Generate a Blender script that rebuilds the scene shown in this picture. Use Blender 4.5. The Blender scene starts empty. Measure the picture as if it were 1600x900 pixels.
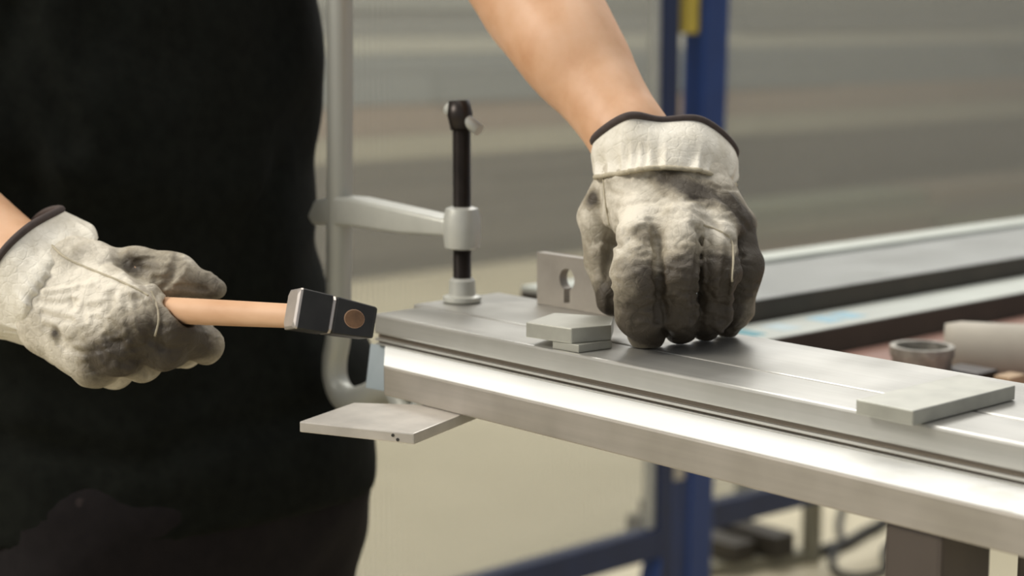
import bpy, bmesh, math, random
import numpy as np
from mathutils import Vector, Matrix, noise as mnoise

random.seed(7)
SC = bpy.context.scene
COL = SC.collection
V = Vector
T = 1.06            # height of the work surface (top of the clamped profiles)
CAM = V((0.8052, -0.8691, 1.2824))

# ------------------------------------------------------------------ camera
cd = bpy.data.cameras.new('camera')
cam = bpy.data.objects.new('camera', cd)
COL.objects.link(cam)
cam.location = CAM
yaw = math.radians(42.0)
pitch = 0.152381
fwd = V((-math.cos(yaw) * math.cos(pitch), math.sin(yaw) * math.cos(pitch), -math.sin(pitch)))
cam.rotation_euler = fwd.to_track_quat('-Z', 'Y').to_euler()
cd.sensor_width = 36.0
cd.lens = 63.0
cd.clip_start = 0.02
cd.dof.use_dof = True
cd.dof.focus_distance = 1.13
cd.dof.aperture_fstop = 6.0
SC.camera = cam

# ------------------------------------------------------------------ light
w = bpy.data.worlds.new('world')
SC.world = w
w.use_nodes = True
bg = w.node_tree.nodes['Background']
bg.inputs[0].default_value = (0.92, 0.94, 1.0, 1)
bg.inputs[1].default_value = 0.42


def area(name, loc, target, sx, sy, power, color):
    l = bpy.data.lights.new(name, 'AREA')
    l.shape = 'RECTANGLE'
    l.size = sx
    l.size_y = sy
    l.energy = power
    l.color = color
    o = bpy.data.objects.new(name, l)
    COL.objects.link(o)
    o.location = loc
    o.rotation_euler = (V(target) - V(loc)).to_track_quat('-Z', 'Y').to_euler()
    return o


area('window_light', (-1.7, -3.1, 3.5), (0, 0, 1.0), 1.5, 1.3, 150, (1.0, 0.95, 0.87))
area('ceiling_light', (-0.6, 0.9, 4.6), (-0.6, 0.9, 0), 3.5, 2.5, 90, (1.0, 0.96, 0.88))
area('ceiling_light', (-3.9, 4.6, 4.8), (-3.9, 4.6, 0), 3.0, 5.0, 330, (1.0, 0.985, 0.95))

SC.view_settings.view_transform = 'Standard'
SC.view_settings.look = 'None'
SC.view_settings.exposure = 0.0
SC.view_settings.gamma = 1.0
SC.view_settings.use_curve_mapping = False


# ------------------------------------------------------------------ materials
def srgb(r, g, b):
    f = lambda c: (c / 255 / 12.92) if c <= 10 else ((c / 255 + 0.055) / 1.055) ** 2.4
    return (f(r), f(g), f(b), 1)


class NT:
    def __init__(s, name):
        s.m = bpy.data.materials.new(name)
        s.m.use_nodes = True
        s.t = s.m.node_tree
        s.p = s.t.nodes['Principled BSDF']
        s.out = s.t.nodes['Material Output']

    def n(s, kind, **kw):
        nd = s.t.nodes.new('ShaderNode' + kind)
        for k, v in kw.items():
            if k in nd.inputs:
                nd.inputs[k].default_value = v
            else:
                setattr(nd, k, v)
        return nd

    def l(s, a, b):
        s.t.links.new(a, b)

    def coords(s, scale=(1, 1, 1)):
        tc = s.n('TexCoord')
        mp = s.n('Mapping')
        mp.inputs['Scale'].default_value = scale
        s.l(tc.outputs['Object'], mp.inputs['Vector'])
        return mp.outputs['Vector']

    def noise(s, scale, detail=4, vec=None, rough=0.55):
        nd = s.n('TexNoise')
        nd.inputs['Scale'].default_value = scale
        nd.inputs['Detail'].default_value = detail
        nd.inputs['Roughness'].default_value = rough
        s.l(vec if vec is not None else s.coords(), nd.inputs['Vector'])
        return nd.outputs['Fac']

    def ramp(s, fac, stops):
        r = s.n('ValToRGB')
        el = r.color_ramp.elements
        el[0].position, el[0].color = stops[0]
        el[1].position, el[1].color = stops[-1]
        for p, c in stops[1:-1]:
            e = el.new(p)
            e.color = c
        s.l(fac, r.inputs['Fac'])
        return r.outputs['Color']

    def mix(s, fac, a, b, blend='MIX'):
        m = s.n('MixRGB', blend_type=blend)
        for i, x in ((0, fac), (1, a), (2, b)):
            if isinstance(x, (int, float)):
                m.inputs[i].default_value = x
            elif isinstance(x, tuple):
                m.inputs[i].default_value = x
            else:
                s.l(x, m.inputs[i])
        return m.outputs['Color']

    def math(s, op, a, b=0.0):
        m = s.n('Math', operation=op)
        for i, x in ((0, a), (1, b)):
            if isinstance(x, (int, float)):
                m.inputs[i].default_value = x
            else:
                s.l(x, m.inputs[i])
        return m.outputs[0]

    def attr(s, name):
        a = s.n('Attribute', attribute_name=name)
        return a.outputs['Fac']

    def bump(s, h, strength=0.3, dist=0.001, prev=None):
        b = s.n('Bump')
        b.inputs['Strength'].default_value = strength
        b.inputs['Distance'].default_value = dist
        s.l(h, b.inputs['Height'])
        if prev is not None:
            s.l(prev, b.inputs['Normal'])
        return b.outputs['Normal']

    def set(s, **kw):
        for k, v in kw.items():
            k = k.replace('_', ' ')
            if isinstance(v, (int, float, tuple)):
                s.p.inputs[k].default_value = v
            else:
                s.l(v, s.p.inputs[k])
        return s


def simple(name, col, rough=0.6, metal=0.0, var=0.25, scale=30, stretch=(1, 1, 1), bump=0.15, dist=0.0006, spec=0.5):
    t = NT(name)
    vec = t.coords(stretch)
    f = t.noise(scale, 5, vec)
    dark = tuple(c * (1 - var) for c in col[:3]) + (1,)
    lite = tuple(min(1, c * (1 + var)) for c in col[:3]) + (1,)
    c = t.ramp(f, [(0.3, dark), (0.7, lite)])
    t.set(Base_Color=c, Roughness=rough, Metallic=metal, Specular_IOR_Level=spec)
    if bump:
        t.set(Normal=t.bump(f, bump, dist))
    return t.m


def brushed(name, col, rough, metal, stretch, var=0.12, smudge=0.2):
    """drawn metal: fine streaks along one axis, larger faint smudges"""
    t = NT(name)
    fine = t.noise(260, 3, t.coords(stretch))
    big = t.noise(14, 4, t.coords((1, 1, 1)))
    lo = tuple(c * (1 - var) for c in col[:3]) + (1,)
    hi = tuple(min(1, c * (1 + var)) for c in col[:3]) + (1,)
    c = t.ramp(fine, [(0.3, lo), (0.7, hi)])
    sm = t.ramp(big, [(0.35, (1 - smudge, 1 - smudge, 1 - smudge * 1.1, 1)), (0.7, (1, 1, 1, 1))])
    c = t.mix(1.0, c, sm, 'MULTIPLY')
    r = t.math('MULTIPLY_ADD', big, 0.2)
    r.node.inputs[2].default_value = rough - 0.1
    t.set(Base_Color=c, Metallic=metal, Roughness=r, Normal=t.bump(fine, 0.02, 0.0002))
    return t.m


M = {}
M['alu'] = brushed('brushed_aluminium', srgb(181, 179, 172), 0.34, 0.62, (0.02, 1, 1), 0.05, 0.12)
M['alu_y'] = brushed('brushed_aluminium_cross', srgb(150, 151, 147), 0.42, 0.6, (1, 0.02, 1), 0.05, 0.1)
M['alu_lower'] = brushed('mill_aluminium', srgb(184, 177, 167), 0.45, 0.55, (0.02, 1, 1), 0.05, 0.22)
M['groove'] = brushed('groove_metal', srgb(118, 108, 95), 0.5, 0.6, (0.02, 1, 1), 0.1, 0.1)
M['plate'] = simple('sawn_steel_plate', srgb(162, 161, 150), 0.45, 0.45, 0.1, 60, (1, 1, 1), 0.25, 0.0005)
M['foot_plate'] = simple('clamp_plate_steel', srgb(196, 190, 180), 0.4, 0.5, 0.14, 35, (1, 1, 1), 0.2, 0.0005)
M['cast'] = simple('silver_painted_casting', srgb(188, 188, 178), 0.42, 0.25, 0.06, 50, (1, 1, 1), 0.15, 0.0006)
M['bar'] = simple('galvanised_bar', srgb(180, 180, 170), 0.45, 0.3, 0.06, 40, (1, 1, 0.1), 0.1)
M['black_steel'] = simple('black_oxide_steel', srgb(52, 46, 42), 0.38, 0.6, 0.25, 60)
M['dark_steel'] = simple('dark_square_tube', srgb(88, 80, 74), 0.5, 0.5, 0.18, 22, (1, 1, 0.3))
M['hammer'] = simple('hammer_head_black', srgb(44, 43, 40), 0.42, 0.3, 0.25, 70)
M['bright_steel'] = simple('ground_steel', srgb(190, 182, 174), 0.35, 0.6, 0.08, 90)
M['skin'] = None
M['black_cloth'] = simple('black_cotton', srgb(22, 24, 20), 0.95, 0, 0.25, 90, (1, 1, 1), 0.3, 0.0006, spec=0.12)
M['boot'] = simple('black_boot_leather', srgb(30, 26, 24), 0.6, 0, 0.2, 40)
M['hair'] = simple('dark_brown_hair', srgb(50, 36, 26), 0.7, 0, 0.3, 120, (1, 1, 0.1), 0.6, 0.002)
M['binding'] = simple('dark_glove_binding', srgb(72, 62, 58), 0.9, 0, 0.15, 200, (1, 1, 1), 0.3)
M['blue_paint'] = simple('blue_painted_steel', srgb(20, 50, 104), 0.4, 0, 0.12, 12, (1, 1, 1), 0.06)
M['navy_paint'] = simple('navy_painted_steel', srgb(19, 34, 68), 0.45, 0, 0.15, 12, (1, 1, 1), 0.06)
M['rubber'] = simple('black_cable_rubber', srgb(44, 42, 36), 0.6, 0, 0.15, 40)
M['grey_steel'] = simple('grey_painted_steel', srgb(128, 124, 106), 0.55, 0.2, 0.12, 20)
M['dark_bar_rail_shade'] = simple('dark_steel_rail_shade', srgb(60, 55, 46), 0.55, 0.3, 0.2, 18)  # colour of the stock bars; also paints shade on the rail fronts
M['primer'] = simple('red_oxide_primer', srgb(150, 116, 102), 0.65, 0, 0.12, 16)
M['spatter'] = simple('spattered_pipe', srgb(150, 146, 136), 0.6, 0.4, 0.35, 70, (1, 1, 1), 0.9, 0.003)
M['canvas'] = simple('beige_pipe_wrap', srgb(186, 178, 162), 0.7, 0, 0.12, 14)
M['wood_block'] = simple('pale_wood_block', srgb(176, 150, 118), 0.7, 0, 0.15, 40, (1, 1, 0.15))
M['bracket'] = simple('dull_bracket_steel', srgb(152, 145, 134), 0.5, 0.3, 0.12, 40)
M['end_grain'] = simple('dark_end_grain', srgb(122, 90, 62), 0.6, 0, 0.25, 160)
M['yellow'] = simple('yellow_plastic', srgb(190, 168, 70), 0.5, 0, 0.1, 20)
M['pale_paint'] = simple('pale_grey_tube', srgb(186, 186, 178), 0.45, 0.2, 0.08, 20)


def mat_skin():
    t = NT('skin')
    f = t.noise(28, 5)
    f2 = t.noise(260, 3)
    c = t.ramp(f, [(0.25, srgb(200, 152, 114)), (0.5, srgb(214, 170, 134)), (0.8, srgb(222, 182, 150))])
    t.set(Base_Color=c, Roughness=0.5, Specular_IOR_Level=0.35, Normal=t.bump(f2, 0.12, 0.0004))
    t.p.inputs['Subsurface Weight'].default_value = 0.08
    t.p.inputs['Subsurface Radius'].default_value = (0.01, 0.004, 0.002)
    return t.m


def mat_leather(name, light, mid, dark):
    t = NT(name)
    co = t.coords()
    d = t.attr('dirt_shade')
    n1 = t.noise(55, 6, co, 0.65)
    n2 = t.noise(420, 4, co)
    n3 = t.noise(130, 5, co, 0.7)
    k = t.math('ADD', d, t.math('MULTIPLY', t.math('SUBTRACT', n1, 0.5), 0.75))
    k = t.math('ADD', k, t.math('MULTIPLY', t.math('SUBTRACT', n3, 0.5), 0.45))
    c = t.ramp(k, [(0.02, light), (0.38, mid), (0.8, dark)])
    vo = t.n('TexVoronoi', feature='DISTANCE_TO_EDGE')
    vo.inputs['Scale'].default_value = 150
    wv = t.n('TexNoise')
    wv.inputs['Scale'].default_value = 30
    t.l(co, wv.inputs['Vector'])
    off = t.n('VectorMath', operation='MULTIPLY_ADD')
    off.inputs[1].default_value = (0.012, 0.012, 0.012)
    t.l(wv.outputs['Color'], off.inputs[0])
    t.l(co, off.inputs[2])
    t.l(off.outputs[0], vo.inputs['Vector'])
    cr = t.math('MINIMUM', vo.outputs['Distance'], 0.12)
    b1 = t.bump(n3, 0.45, 0.0016)
    b2 = t.bump(cr, 0.5, 0.0025, b1)
    b3 = t.bump(n2, 0.3, 0.0005, b2)
    t.set(Base_Color=c, Roughness=0.58, Specular_IOR_Level=0.4, Normal=b3)
    return t.m


def mat_trousers():
    t = NT('stained_work_trousers')
    f = t.noise(80, 4)
    g = t.noise(9, 5)
    s = t.noise(22, 3, None, 0.7)
    c = t.ramp(f, [(0.3, srgb(20, 18, 18)), (0.7, srgb(28, 25, 25))])
    sp = t.ramp(s, [(0.68, (0, 0, 0, 1)), (0.74, (1, 1, 1, 1))])
    c = t.mix(t.math('MULTIPLY', sp, 0.22), c, srgb(108, 94, 90))
    c = t.mix(t.math('MULTIPLY', g, 0.25), c, srgb(44, 36, 38))
    t.set(Base_Color=c, Roughness=0.9, Specular_IOR_Level=0.2, Normal=t.bump(f, 0.3, 0.0008))
    return t.m


def mat_film():
    """white protective film on the ledge, rubbed through and dusty towards the near end"""
    t = NT('white_film')
    co = t.coords()
    a = t.noise(30, 5, co, 0.6)
    x = t.n('SeparateXYZ')
    t.l(co, x.inputs[0])
    near = t.math('MULTIPLY', t.math('SUBTRACT', x.outputs[0], 0.16), 6.0)
    near = t.math('MINIMUM', t.math('MAXIMUM', near, 0.0), 1.0)
    w_ = t.ramp(a, [(0.5, (0, 0, 0, 1)), (0.6, (1, 1, 1, 1))])
    k = t.math('MULTIPLY', w_, near)
    c = t.mix(t.math('MULTIPLY', k, 0.35), srgb(246, 246, 240), srgb(190, 188, 170))
    t.set(Base_Color=c, Roughness=0.5, Specular_IOR_Level=0.5, Normal=t.bump(a, 0.05, 0.001))
    return t.m


def mat_wood():
    t = NT('hickory_handle')
    f = t.noise(60, 4, t.coords((0.3, 0.3, 1)))
    g = t.noise(20, 3)
    c = t.ramp(f, [(0.3, srgb(204, 160, 122)), (0.7, srgb(224, 184, 148))])
    c = t.mix(t.math('MULTIPLY', g, 0.3), c, srgb(170, 124, 94))
    t.set(Base_Color=c, Roughness=0.5, Normal=t.bump(f, 0.1, 0.0005))
    return t.m


def mat_panel():
    """cloudy twin-wall sheet: part clear, part scattering"""
    t = NT('twin_wall_polycarbonate')
    tr = t.n('BsdfTransparent')
    tr.inputs[0].default_value = (0.98, 0.98, 0.97, 1)
    t.set(Base_Color=(0.6, 0.6, 0.57, 1), Roughness=0.35, Specular_IOR_Level=0.3)
    mx = t.n('MixShader')
    mx.inputs[0].default_value = 0.11
    t.l(tr.outputs[0], mx.inputs[1])
    t.l(t.p.outputs[0], mx.inputs[2])
    t.l(mx.outputs[0], t.out.inputs[0])
    return t.m


def mat_rib():
    t = NT('twin_wall_rib')
    tr = t.n('BsdfTransparent')
    t.set(Base_Color=(0.34, 0.33, 0.30, 1), Roughness=0.4)
    mx = t.n('MixShader')
    mx.inputs[0].default_value = 0.3
    t.l(tr.outputs[0], mx.inputs[1])
    t.l(t.p.outputs[0], mx.inputs[2])
    t.l(mx.outputs[0], t.out.inputs[0])
    return t.m


def mat_floor():
    t = NT('beige_floor_paint')
    a = t.noise(1.2, 5)
    b = t.noise(18, 4)
    c = t.ramp(a, [(0.3, srgb(186, 176, 148)), (0.7, srgb(204, 194, 166))])
    c = t.mix(t.math('MULTIPLY', b, 0.15), c, srgb(150, 140, 112))
    t.set(Base_Color=c, Roughness=0.5)
    return t.m


M['skin'] = mat_skin()
M['leather'] = mat_leather('worn_work_leather', srgb(222, 214, 196), srgb(150, 141, 122), srgb(72, 64, 52))
M['cuff'] = mat_leather('pale_cuff_leather', srgb(236, 230, 214), srgb(200, 192, 172), srgb(116, 106, 90))
M['seam'] = simple('glove_seam_thread', srgb(178, 168, 144), 0.8, 0, 0.15, 300)
M['trousers'] = mat_trousers()
M['film'] = mat_film()
M['wood'] = mat_wood()
M['panel'] = mat_panel()
M['rib'] = mat_rib()
M['floor'] = mat_floor()
M['pale_film'] = simple('pale_blue_film', srgb(132, 144, 148), 0.5, 0, 0.1, 30)
M['ledge'] = simple('dusty_white_film', srgb(196, 200, 190), 0.4, 0, 0.06, 20)
M['print'] = simple('blue_film_print', srgb(150, 190, 204), 0.5, 0, 0.08, 60)
M['ledge_print'] = simple('faint_film_print', srgb(184, 200, 202), 0.5, 0, 0.06, 60)
M['teal_print'] = simple('teal_film_print', srgb(80, 150, 160), 0.5, 0, 0.1, 60)


# ------------------------------------------------------------------ builders
def mesh_obj(name, verts, faces, mat, parent=None, smooth=False, attrs=None):
    me = bpy.data.meshes.new(name)
    me.from_pydata([tuple(v) for v in verts], [], [tuple(f) for f in faces])
    me.materials.append(mat)
    if smooth:
        me.polygons.foreach_set('use_smooth', [True] * len(me.polygons))
    if attrs:
        for k, vals in attrs.items():
            a = me.attributes.new(k, 'FLOAT', 'POINT')
            a.data.foreach_set('value', np.asarray(vals, np.float32))
    me.update()
    o = bpy.data.objects.new(name, me)
    COL.objects.link(o)
    if parent is not None:
        o.parent = parent
    return o


def bm_obj(name, bm, mat, parent=None, smooth=False):
    bmesh.ops.recalc_face_normals(bm, faces=bm.faces)
    me = bpy.data.meshes.new(name)
    bm.to_mesh(me)
    bm.free()
    me.materials.append(mat)
    if smooth:
        me.polygons.foreach_set('use_smooth', [True] * len(me.polygons))
    o = bpy.data.objects.new(name, me)
    COL.objects.link(o)
    if parent is not None:
        o.parent = parent
    return o


def tag(o, label=None, cat=None, group=None, kind=None):
    for k, v in (('label', label), ('category', cat), ('group', group), ('kind', kind)):
        if v:
            o[k] = v
    return o


def empty(name, label=None, cat=None, group=None, kind=None, loc=(0, 0, 0)):
    o = bpy.data.objects.new(name, None)
    o.empty_display_size = 0.05
    COL.objects.link(o)
    o.location = loc
    return tag(o, label, cat, group, kind)


def prism(bm, pts, axis_fn, a, b):
    """closed polygon pts swept from a to b; axis_fn(p, t, end) -> 3-D"""
    n = len(pts)
    va = [bm.verts.new(axis_fn(p, a, 0)) for p in pts]
    vb = [bm.verts.new(axis_fn(p, b, 1)) for p in pts]
    bm.faces.new(va[::-1])
    bm.faces.new(vb)
    for i in range(n):
        j = (i + 1) % n
        bm.faces.new((va[i], va[j], vb[j], vb[i]))


def bevel_all(bm, r, seg=2, ang=0.5):
    bmesh.ops.recalc_face_normals(bm, faces=bm.faces)
    ed = [e for e in bm.edges if len(e.link_faces) == 2 and e.calc_face_angle(0) > ang]
    bmesh.ops.bevel(bm, geom=ed, offset=r, segments=seg, profile=0.6, affect='EDGES', clamp_overlap=True)


def quad_prism(name, corners, z0, z1, mat, parent=None, bev=0.0008, seg=2):
    bm = bmesh.new()
    prism(bm, corners, lambda p, t, e: (p[0], p[1], t), z0, z1)
    bevel_all(bm, bev, seg)
    return bm_obj(name, bm, mat, parent)


def box_bm(bm, lo, hi):
    pts = [(lo[0], lo[1]), (hi[0], lo[1]), (hi[0], hi[1]), (lo[0], hi[1])]
    prism(bm, pts, lambda p, t, e: (p[0], p[1], t), lo[2], hi[2])


def box(name, lo, hi, mat, parent=None, bev=0.001, seg=2):
    bm = bmesh.new()
    box_bm(bm, lo, hi)
    if bev:
        bevel_all(bm, bev, seg)
    return bm_obj(name, bm, mat, parent)


def catmull(P, n, closed=False):
    P = [np.array(p, float) for p in P]
    m = len(P)
    out = []
    segs = m if closed else m - 1
    for i in range(segs):
        if closed:
            p0, p1, p2, p3 = P[(i - 1) % m], P[i], P[(i + 1) % m], P[(i + 2) % m]
        else:
            p0, p1, p2, p3 = P[max(i - 1, 0)], P[i], P[i + 1], P[min(i + 2, m - 1)]
        for k in range(n):
            t = k / n
            out.append(0.5 * ((2 * p1) + (-p0 + p2) * t + (2 * p0 - 5 * p1 + 4 * p2 - p3) * t * t + (-p0 + 3 * p1 - 3 * p2 + p3) * t ** 3))
    if not closed:
        out.append(P[-1])
    return out


def tube(name, pts, rad, mat, parent=None, seg=10, closed=False, flat=None):
    """swept tube along pts; rad may be a list; flat=(sx, sy) squashes the section"""
    pts = [V(p) for p in pts]
    n = len(pts)
    rs = rad if isinstance(rad, (list, tuple)) else [rad] * n
    verts, faces = [], []
    nrm = None
    for i, p in enumerate(pts):
        a = pts[(i - 1) % n] if (closed or i > 0) else p
        b = pts[(i + 1) % n] if (closed or i < n - 1) else p
        tg = (b - a).normalized()
        if nrm is None:
            nrm = tg.orthogonal().normalized() if abs(tg.z) > 0.9 else tg.cross(V((0, 0, 1))).normalized()
        nrm = (nrm - tg * nrm.dot(tg)).normalized()
        bn = tg.cross(nrm)
        fx, fy = flat if flat else (1, 1)
        for k in range(seg):
            t = 2 * math.pi * k / seg
            verts.append(p + nrm * math.cos(t) * rs[i] * fx + bn * math.sin(t) * rs[i] * fy)
    rng = n if closed else n - 1
    for i in range(rng):
        j = (i + 1) % n
        for k in range(seg):
            l = (k + 1) % seg
            faces.append((i * seg + k, i * seg + l, j * seg + l, j * seg + k))
    if not closed:
        faces.append(tuple(range(seg))[::-1])
        faces.append(tuple((n - 1) * seg + k for k in range(seg)))
    o = mesh_obj(name, verts, faces, mat, parent, smooth=True)
    if not closed:
        me = o.data
        me.polygons[len(me.polygons) - 1].use_smooth = False
        me.polygons[len(me.polygons) - 2].use_smooth = False
    return o


def lathe(name, prof, origin, axis, mat, parent=None, seg=32, smooth=True):
    """profile (radius, height) turned about an axis"""
    ax = V(axis).normalized()
    u = ax.orthogonal().normalized()
    v = ax.cross(u)
    o_ = V(origin)
    verts, faces = [], []
    for r, h in prof:
        for k in range(seg):
            t = 2 * math.pi * k / seg
            verts.append(o_ + ax * h + (u * math.cos(t) + v * math.sin(t)) * max(r, 1e-5))
    for i in range(len(prof) - 1):
        for k in range(seg):
            l = (k + 1) % seg
            faces.append((i * seg + k, i * seg + l, (i + 1) * seg + l, (i + 1) * seg + k))
    faces.append(tuple(range(seg))[::-1])
    faces.append(tuple((len(prof) - 1) * seg + k for k in range(seg)))
    ob = mesh_obj(name, verts, faces, mat, parent)
    if smooth:
        bm = bmesh.new()
        bm.from_mesh(ob.data)
        bmesh.ops.recalc_face_normals(bm, faces=bm.faces)
        for f in bm.faces:
            f.smooth = len(f.verts) == 4
        for e in bm.edges:
            if len(e.link_faces) == 2 and e.calc_face_angle(0) > 0.6:
                e.smooth = False
        bm.to_mesh(ob.data)
        bm.free()
    return ob


# ---- signed distance field -> mesh (naive surface nets)
class Field:
    def __init__(s, lo, hi, h):
        s.lo = np.array(lo, np.float32)
        s.h = h
        s.n = np.ceil((np.array(hi) - np.array(lo)) / h).astype(int) + 1
        s.D = np.full(s.n, 0.2, np.float32)
        s.ax = [s.lo[i] + h * np.arange(s.n[i], dtype=np.float32) for i in range(3)]

    def sub(s, lo, hi):
        a = np.clip(np.floor((np.array(lo) - s.lo) / s.h).astype(int), 0, s.n)
        b = np.clip(np.ceil((np.array(hi) - s.lo) / s.h).astype(int) + 1, 0, s.n)
        if (b <= a).any():
            return None
        sl = tuple(slice(a[i], b[i]) for i in range(3))
        return sl, s.ax[0][sl[0]][:, None, None], s.ax[1][sl[1]][None, :, None], s.ax[2][sl[2]][None, None, :]

    @staticmethod
    def segd(X, Y, Z, a, b):
        ab = b - a
        L = float(ab @ ab) + 1e-12
        t = np.clip(((X - a[0]) * ab[0] + (Y - a[1]) * ab[1] + (Z - a[2]) * ab[2]) / L, 0, 1)
        d = np.sqrt((X - a[0] - t * ab[0]) ** 2 + (Y - a[1] - t * ab[1]) ** 2 + (Z - a[2] - t * ab[2]) ** 2)
        return d, t

    def merge(s, sl, d, k):
        D = s.D[sl]
        if k <= 0:
            s.D[sl] = np.minimum(D, d)
        else:
            hh = np.clip(0.5 + 0.5 * (D - d) / k, 0, 1)
            s.D[sl] = D * (1 - hh) + d * hh - k * hh * (1 - hh)

    def cap(s, a, b, ra, rb, k=0.006):
        a = np.array(a, np.float32)
        b = np.array(b, np.float32)
        m = max(ra, rb) + max(k, 0) * 1.5 + 2 * s.h + 0.01
        q = s.sub(np.minimum(a, b) - m, np.maximum(a, b) + m)
        if q is None:
            return
        sl, X, Y, Z = q
        d, t = s.segd(X, Y, Z, a, b)
        s.merge(sl, d - (ra + (rb - ra) * t), k)

    def chain(s, pts, rs, k=0.004):
        """one finger or limb built apart and then blended in with k"""
        tmp = None
        P = [np.array(p, np.float32) for p in pts]
        m = max(rs) + max(k, 0) * 1.5 + 2 * s.h + 0.01
        q = s.sub(np.min(P, 0) - m, np.max(P, 0) + m)
        if q is None:
            return
        sl, X, Y, Z = q
        for i in range(len(P) - 1):
            d, t = s.segd(X, Y, Z, P[i], P[i + 1])
            d = d - (rs[i] + (rs[i + 1] - rs[i]) * t)
            if tmp is None:
                tmp = d
            else:
                kk = 0.006
                hh = np.clip(0.5 + 0.5 * (tmp - d) / kk, 0, 1)
                tmp = tmp * (1 - hh) + d * hh - kk * hh * (1 - hh)
        s.merge(sl, tmp, k)

    def ell(s, c, rad, rot=None, k=0.01):
        c = np.array(c, np.float32)
        m = max(rad) + max(k, 0) * 1.5 + 2 * s.h + 0.01
        q = s.sub(c - m, c + m)
        if q is None:
            return
        sl, X, Y, Z = q
        R = np.eye(3) if rot is None else np.array(rot)
        x, y, z = X - c[0], Y - c[1], Z - c[2]
        e = [(R[i][0] * x + R[i][1] * y + R[i][2] * z) for i in range(3)]
        k0 = np.sqrt(sum((e[i] / rad[i]) ** 2 for i in range(3)))
        k1 = np.sqrt(sum((e[i] / rad[i] ** 2) ** 2 for i in range(3))) + 1e-9
        s.merge(sl, k0 * (k0 - 1) / k1, k)

    def carve(s, a, b, r):
        """cut a round channel"""
        a, b = np.array(a, np.float32), np.array(b, np.float32)
        q = s.sub(np.minimum(a, b) - r - 0.02, np.maximum(a, b) + r + 0.02)
        if q is None:
            return
        sl, X, Y, Z = q
        d, t = s.segd(X, Y, Z, a, b)
        s.D[sl] = np.maximum(s.D[sl], r - d)

    def groove(s, pts, wd, amp):
        """soft furrow (amp > 0) or ridge (amp < 0) along a polyline lying on the surface"""
        P = [np.array(p, np.float32) for p in pts]
        m = wd * 3
        q = s.sub(np.min(P, 0) - m, np.max(P, 0) + m)
        if q is None:
            return
        sl, X, Y, Z = q
        best = None
        n = len(P) - 1
        for i in range(n):
            d, t = s.segd(X, Y, Z, P[i], P[i + 1])
            best = d if best is None else np.minimum(best, d)
        s.D[sl] += amp * np.exp(-(best / wd) ** 2)

    def wob(s, amp, freq, seed=0):
        r = np.random.RandomState(seed)
        X, Y, Z = s.ax[0][:, None, None], s.ax[1][None, :, None], s.ax[2][None, None, :]
        for i in range(6):
            k = r.randn(3)
            k = k / np.linalg.norm(k) * freq * (0.6 + 0.9 * r.rand())
            s.D += (amp / 3) * np.sin(k[0] * X + k[1] * Y + k[2] * Z + r.rand() * 6.28)

    def val(s, p):
        g = (np.array(p) - s.lo) / s.h
        i = np.floor(g).astype(int)
        if (i < 0).any() or (i >= s.n - 1).any():
            return 0.05
        f = g - i
        c = s.D[i[0]:i[0] + 2, i[1]:i[1] + 2, i[2]:i[2] + 2]
        c = c[0] * (1 - f[0]) + c[1] * f[0]
        c = c[0] * (1 - f[1]) + c[1] * f[1]
        return float(c[0] * (1 - f[2]) + c[1] * f[2])

    def hit(s, p, eye=CAM):
        """nearest surface point on the line from eye through p, started at p"""
        p = np.array(p, float)
        d = p - np.array(eye)
        d /= np.linalg.norm(d)
        t = 0.0
        while t < 0.5:
            v = s.val(p + d * t)
            if v < 0.0004:
                return p + d * t
            t += max(0.0006, min(v * 0.6, 0.02))
        return None

    def mesh(s):
        D = s.D
        S = D < 0
        nx, ny, nz = D.shape
        acc = np.zeros((nx - 1, ny - 1, nz - 1, 3), np.float32)
        cnt = np.zeros((nx - 1, ny - 1, nz - 1), np.float32)
        offs = [(a, b) for a in (0, 1) for b in (0, 1)]
        crosses = []
        for ax in range(3):
            lo = [slice(None)] * 3
            hi = [slice(None)] * 3
            lo[ax] = slice(0, -1)
            hi[ax] = slice(1, None)
            A, B = D[tuple(lo)], D[tuple(hi)]
            cr = (A < 0) != (B < 0)
            idx = np.argwhere(cr)
            t = A[cr] / (A[cr] - B[cr])
            crosses.append((ax, idx, A[cr] < 0))
            pos = idx.astype(np.float32)
            pos[:, ax] += t
            o1, o2 = [i for i in range(3) if i != ax]
            for a, b in offs:
                c = idx.copy()
                c[:, o1] -= a
                c[:, o2] -= b
                ok = (c >= 0).all(1) & (c[:, 0] < nx - 1) & (c[:, 1] < ny - 1) & (c[:, 2] < nz - 1)
                np.add.at(acc, tuple(c[ok].T), pos[ok])
                np.add.at(cnt, tuple(c[ok].T), 1)
        act = cnt > 0
        ids = np.full(act.shape, -1, np.int64)
        ids[act] = np.arange(act.sum())
        verts = acc[act] / cnt[act][:, None] * s.h + s.lo
        faces = []
        for ax, idx, neg in crosses:
            o1, o2 = (ax + 1) % 3, (ax + 2) % 3
            ok = (idx[:, o1] > 0) & (idx[:, o2] > 0) & (idx[:, o1] < D.shape[o1] - 1) & (idx[:, o2] < D.shape[o2] - 1)
            i, ng = idx[ok], neg[ok]

            def g(a, b):
                c = i.copy()
                c[:, o1] -= a
                c[:, o2] -= b
                return ids[tuple(c.T)]
            q = np.stack([g(1, 1), g(0, 1), g(0, 0), g(1, 0)], 1)
            q[~ng] = q[~ng][:, ::-1]
            faces.append(q)
        return verts, np.concatenate(faces)

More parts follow.
